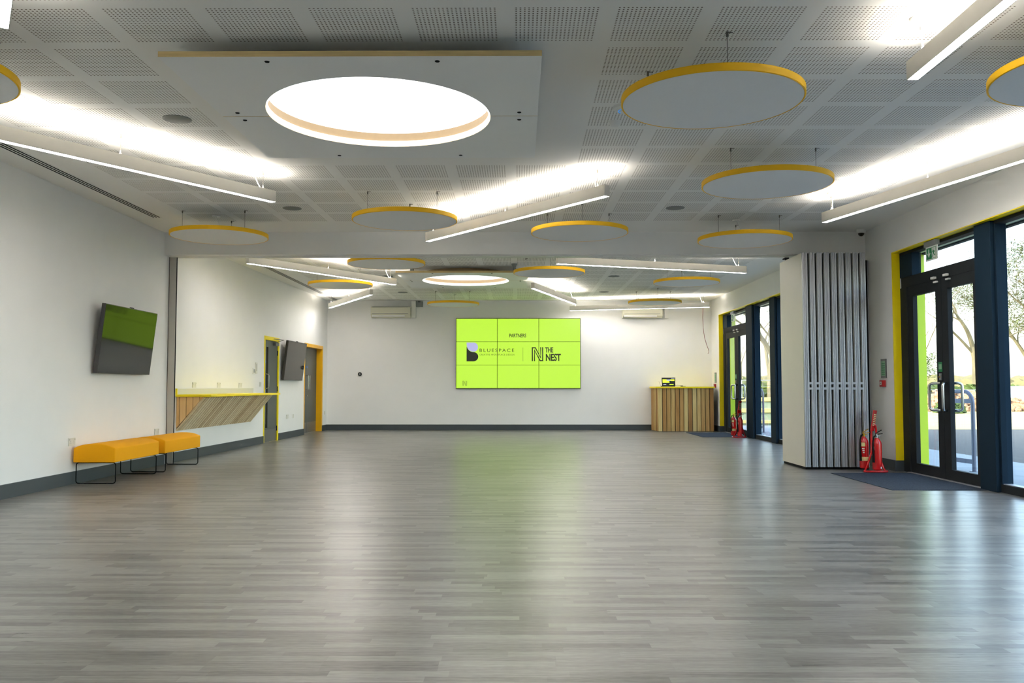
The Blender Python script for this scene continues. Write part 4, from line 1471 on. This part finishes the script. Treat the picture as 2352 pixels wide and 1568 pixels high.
# ------------------------------------------------------------------ outside: ground
G = -0.03
setup(obj('patio', MB().box(5.27, 7.42, -6, 30, G - 0.1, G), M_PAVING), 'pale concrete patio along the outside of the glazing', 'patio', kind='structure')
setup(obj('gravel_path', MB().box(7.42, 30, -20, 23.2, G - 0.1, G - 0.005), M_ASPHALT), 'dark gravel ground beyond the patio', 'ground', kind='structure')
setup(obj('grass_verge', MB().box(7.42, 80, 23.2, 52, G - 0.1, G), M_STRAW), 'straw coloured dry grass beyond the gravel', 'grass', kind='structure')
setup(obj('far_field', MB().box(-20, 300, 52, 320, G - 0.1, G + 0.2), M_FIELD), 'pale field stretching to the horizon', 'field', kind='structure')


def blob_mesh(seed, sx, sy, sz, n=1, sub=3, rough=0.25):
    """rough rounded clumps"""
    random.seed(seed)
    bm = bmesh.new()
    for k in range(n):
        m_ = Matrix.Translation((random.uniform(-1, 1) * sx, random.uniform(-1, 1) * sy, 0)) @ Matrix.Diagonal((random.uniform(0.5, 1.0) * sx / max(1, n ** 0.5) * 1.6, random.uniform(0.6, 1) * sy, sz * random.uniform(0.6, 1.0), 1))
        bmesh.ops.create_icosphere(bm, subdivisions=sub, radius=1.0, matrix=m_)
    for v in bm.verts:
        v.co += Vector((random.uniform(-1, 1), random.uniform(-1, 1), random.uniform(-1, 1))) * rough * min(sx, sy, sz) * 0.5
    me = bpy.data.meshes.new('clump')
    bm.to_mesh(me)
    bm.free()
    return me


def blob(name, material, loc, seed, sx, sy, sz, n, label, cat, rough=0.25, kind=None, group=None):
    me = blob_mesh(seed, sx, sy, sz, n, 3, rough)
    me.materials.append(material)
    o = bpy.data.objects.new(name, me)
    o.location = loc
    COL.objects.link(o)
    return setup(o, label, cat, group, kind)


blob('distant_woodland', M_FARWOOD, (95, 170, 0), 3, 60, 8, 3.3, 160, 'low tan woodland along the horizon', 'woodland', 0.3, 'stuff')
blob('hedge', M_HEDGE, (31.5, 56, 0), 4, 5.5, 1.0, 1.0, 90, 'dark green hedge behind the site fence on the right', 'hedge', 0.8, 'stuff')
blob('hedge', M_HEDGE, (17.5, 62, 0), 5, 7.0, 1.2, 1.6, 90, 'green hedge behind the trees seen through the far doors', 'hedge', 0.8, 'stuff')
def rubble(loc, seed, sx, sy, sz, n, label):
    """heap of many small angular stones and clods"""
    rng = random.Random(seed)
    bm = bmesh.new()
    for k in range(n):
        x, y = rng.uniform(-1, 1), rng.uniform(-1, 1)
        top = max(0.0, 1 - abs(x) ** 2.2) * max(0.0, 1 - abs(y) ** 2)
        z = rng.uniform(0.2, 1.0) * top * sz
        q = rng.uniform(0.06, 0.20)
        m_ = Matrix.Translation((x * sx, y * sy, z)) @ Matrix.Rotation(rng.uniform(0, 6), 4, 'Z') @ Matrix.Rotation(rng.uniform(0, 3), 4, 'X') @ Matrix.Diagonal((q * rng.uniform(0.8, 1.8), q, q * rng.uniform(0.4, 0.9), 1))
        r_ = bmesh.ops.create_icosphere(bm, subdivisions=2, radius=1.0, matrix=m_)
        for v in r_['verts']:
            v.co += Vector((rng.uniform(-1, 1), rng.uniform(-1, 1), rng.uniform(-1, 1))) * q * 0.18
    me = bpy.data.meshes.new('rubble')
    bm.to_mesh(me)
    bm.free()
    me.materials.append(M_RUBBLE)
    o = bpy.data.objects.new('rubble_heap', me)
    o.location = loc
    COL.objects.link(o)
    return setup(o, label, 'rubble', None, 'stuff')


rubble((21.6, 41.5, 0), 6, 3.6, 1.6, 0.75, 700, 'long heap of orange brown rubble on the verge')
rubble((25.2, 50.8, 0), 7, 2.6, 1.2, 1.0, 350, 'heap of pale rubble behind the site fence')
blob('shrub', M_HEDGE, (18.6, 37.5, 0), 8, 0.5, 0.4, 0.5, 6, 'small green shrub growing at the rubble heap', 'shrub', 0.8)


def mesh_fence(label, p0, p1, h, nposts, z0=G):
    v = Vector((p1[0] - p0[0], p1[1] - p0[1], 0))
    L = v.length
    r = thing('site_fence', label, 'fence', (p0[0], p0[1], z0), math.atan2(v.y, v.x))
    for k in range(nposts):
        x = L * k / (nposts - 1)
        obj('post', MB().tube([(x, 0, 0), (x, 0, h)], 0.022, 6), M_GALV, r)
    mb = MB()
    mb.tube([(0, 0, h), (L, 0, h)], 0.02, 5)
    mb.tube([(0, 0, 0.15), (L, 0, 0.15)], 0.02, 5)
    for i in range(1, 6):
        mb.tube([(0, 0, h * i / 6), (L, 0, h * i / 6)], 0.006, 3)
    nx = int(L / 0.22)
    for i in range(nx):
        x = L * i / nx
        mb.tube([(x, 0, 0.15), (x, 0, h)], 0.005, 3)
    obj('wire_mesh', mb, M_GALV, r)
    return r


mesh_fence('grey wire mesh site fence across the verge beyond the near doors', (20.5, 47.5), (29, 47.5), 0.95, 5)
mesh_fence('grey wire mesh fence behind the timber terraces', (5.8, 31), (12.2, 31), 1.35, 4)
r = thing('site_hoarding', 'pale panel standing against the wire site fence', 'panel', (26.5, 48.2, G))
obj('board', MB().box(-1.0, 1.6, -0.02, 0.02, 0.1, 1.15), M_CLOUDGLASS, r)
obj('post', MB().box(-1.08, -1.0, -0.04, 0.04, 0.0, 1.2), M_GALV, r)
obj('post', MB().box(1.6, 1.68, -0.04, 0.04, 0.0, 1.2), M_GALV, r)

# timber terraces beyond the far glazing
for k, (y, z, lab) in enumerate(((25.5, 0.0, 'lowest pale timber edged terrace beyond the far glazing'), (27.3, 0.30, 'middle pale timber edged terrace beyond the far glazing'), (29.0, 0.62, 'upper pale timber edged terrace beyond the far glazing'))):
    r = thing('timber_terrace', lab, 'terrace', (8.2, y, G), 0, 'timber terraces')
    obj('face_boards', MB().box(-2.6, 3.4, 0, 0.9, 0, z + 0.02 if z else 0.06), M_SLATEPANEL, r)
    obj('edge_timber', MB().box(-2.6, 3.4, -0.05, 0.14, z + 0.02 if z else 0.06, z + 0.15), M_TIMBER, r, bevel=0.01)


# curved steel hoops outside
def hoop(label, p0, p1):
    v = Vector((p1[0] - p0[0], p1[1] - p0[1], 0))
    L = v.length
    r = thing('door_guard', label, 'guard rail', (p0[0], p0[1], G), math.atan2(v.y, v.x), 'steel guard hoops outside')
    z1, rr = 1.06, 0.16
    path = [(0, 0, 0)]
    for cx, a0, a1 in ((rr, 180, 90), (L - rr, 90, 0)):
        for k in range(8):
            a = math.radians(a0 + (a1 - a0) * k / 7)
            path.append((cx + rr * math.cos(a), 0, z1 - rr + rr * math.sin(a)))
    path.append((L, 0, 0))
    obj('bent_tube', MB().tube(path, 0.026, 12), M_HOOP, r, smooth=True)
    for z in (0.93, 0.13):
        obj('cross_rail', MB().box(0.02, L - 0.02, -0.012, 0.012, z - 0.03, z + 0.03), M_HOOP, r)
    for x in (0, L):
        obj('foot_plate', MB().cyl((x, 0, 0), 0.06, 0.0, 0.008, 16), M_HOOP, r)


hoop('blue grey steel hoop guard outside the near glass doors', (6.04, 11.65), (5.96, 12.18))
hoop('steel hoop guard on the patio outside the far glazing', (6.02, 21.5), (5.86, 22.4))
hoop('steel hoop guard on the patio beyond the folded partition', (6.02, 16.9), (5.9, 17.75))


# ------------------------------------------------------------------ trees
def grow(mb, p, d, L, r, depth, maxd, rng, spread, up, tips, kids=(2, 3), sides=5):
    n = 6 if depth < 3 else 3
    pts, rs = [p.copy()], [r]
    q = p.copy()
    dd = d.copy()
    for i in range(n):
        dd = (dd + Vector((rng.uniform(-1, 1), rng.uniform(-1, 1), rng.uniform(-0.6, 1) * up)) * (0.10 + 0.05 * depth)).normalized()
        q = q + dd * (L / n)
        pts.append(q.copy())
        rs.append(r * (1 - 0.42 * (i + 1) / n))
    mb.tube(pts, rs, max(3, sides - depth))
    if depth >= maxd:
        tips.append((q.copy(), dd.copy()))
        return
    nk = rng.randint(*kids)
    for k in range(nk):
        t = rng.uniform(0.35, 1.0) if k else 1.0
        i = min(n - 1, int(t * n))
        b0 = pts[i] + (pts[i + 1] - pts[i]) * (t * n - i)
        az = rng.uniform(0, 2 * PI)
        side = Vector((math.cos(az), math.sin(az), rng.uniform(-0.25, 0.5)))
        nd = (dd + side * spread * rng.uniform(0.6, 1.2)).normalized()
        grow(mb, b0, nd, L * rng.uniform(0.6, 0.82), rs[i] * (0.72 if k == 0 else 0.45), depth + 1, maxd, rng, spread, up, tips, kids, sides)


def tree(label, loc, height, trunk_r, seed, maxd=5, spread=0.9, leaves=None, kids=(2, 4), leafn=0, leafs=0.3, name='bare_tree', cat='tree', lean=0.0, material=None):
    rng = random.Random(seed)
    r = thing(name, label, cat, loc, group='trees outside')
    mb = MB()
    tips = []
    grow(mb, Vector((0, 0, -0.2)), Vector((lean, 0, 1)).normalized(), height * 0.42, trunk_r, 0, maxd, rng, spread, 0.5, tips, kids, 8)
    obj('trunk_and_branches', mb, material or M_BARK, r)
    if leaves is not None:
        mbl = MB()
        for (q, dd) in tips:
            for k in range(leafn):
                c = q + Vector((rng.gauss(0, 1), rng.gauss(0, 1), rng.gauss(0, 0.25))) * leafs * 2.2
                a = Vector((rng.uniform(-1, 1), rng.uniform(-1, 1), rng.uniform(-0.3, 0.3))).normalized() * leafs * rng.uniform(0.5, 1)
                b_ = a.cross(Vector((0, 0, 1))).normalized() * leafs * 0.18
                up_ = Vector((0, 0, leafs * 0.08))
                mbl.add([c - a, c + b_, c + a, c - b_, c + up_], [(0, 1, 4), (1, 2, 4), (2, 3, 4), (3, 0, 4), (0, 3, 2, 1)])
        obj('foliage', mbl, leaves, r)
    return r


tree('big bare spreading tree seen through the right leaf of the near glass doors', (31.5, 60, 0), 9.6, 0.36, 11, 6, 0.95, M_BARK, (3, 4), 1, 0.10)
tree('tall cedar with flat layers of needles right of the blue post', (43.6, 74, 0), 13.5, 0.5, 23, 5, 1.25, M_LEAF, (4, 5), 14, 0.26, name='cedar_tree')
tree('thin bare tree seen through the left leaf of the near glass doors', (21.9, 47, 0), 8.0, 0.11, 31, 6, 0.8, M_LEAF, (3, 4), 1, 0.08)
tree('dark evergreen bush low behind the lime reveal', (24.6, 54, 0), 3.6, 0.10, 37, 4, 0.9, M_HEDGE, (3, 4), 8, 0.22, name='evergreen_bush', cat='bush')
tree('very large bare tree close behind the far glazing', (9.9, 33.8, 0), 10.0, 0.32, 48, 6, 0.95, None, (3, 4))
tree('bare tree with many twigs behind the far glazing, right of the large tree', (15.9, 52.0, 0), 11.0, 0.22, 53, 6, 0.9, M_LEAF, (3, 4), 1, 0.10)
tree('ivy covered tree behind the far glazing between the two posts', (21.0, 72.0, 0), 12.0, 0.20, 59, 5, 0.9, M_HEDGE, (3, 4), 5, 0.22, name='ivy_tree')
tree('distant tree seen through the far doors', (24, 94, 0), 9.0, 0.2, 61, 5, 0.8, M_LEAF, (3, 4), 2, 0.14)
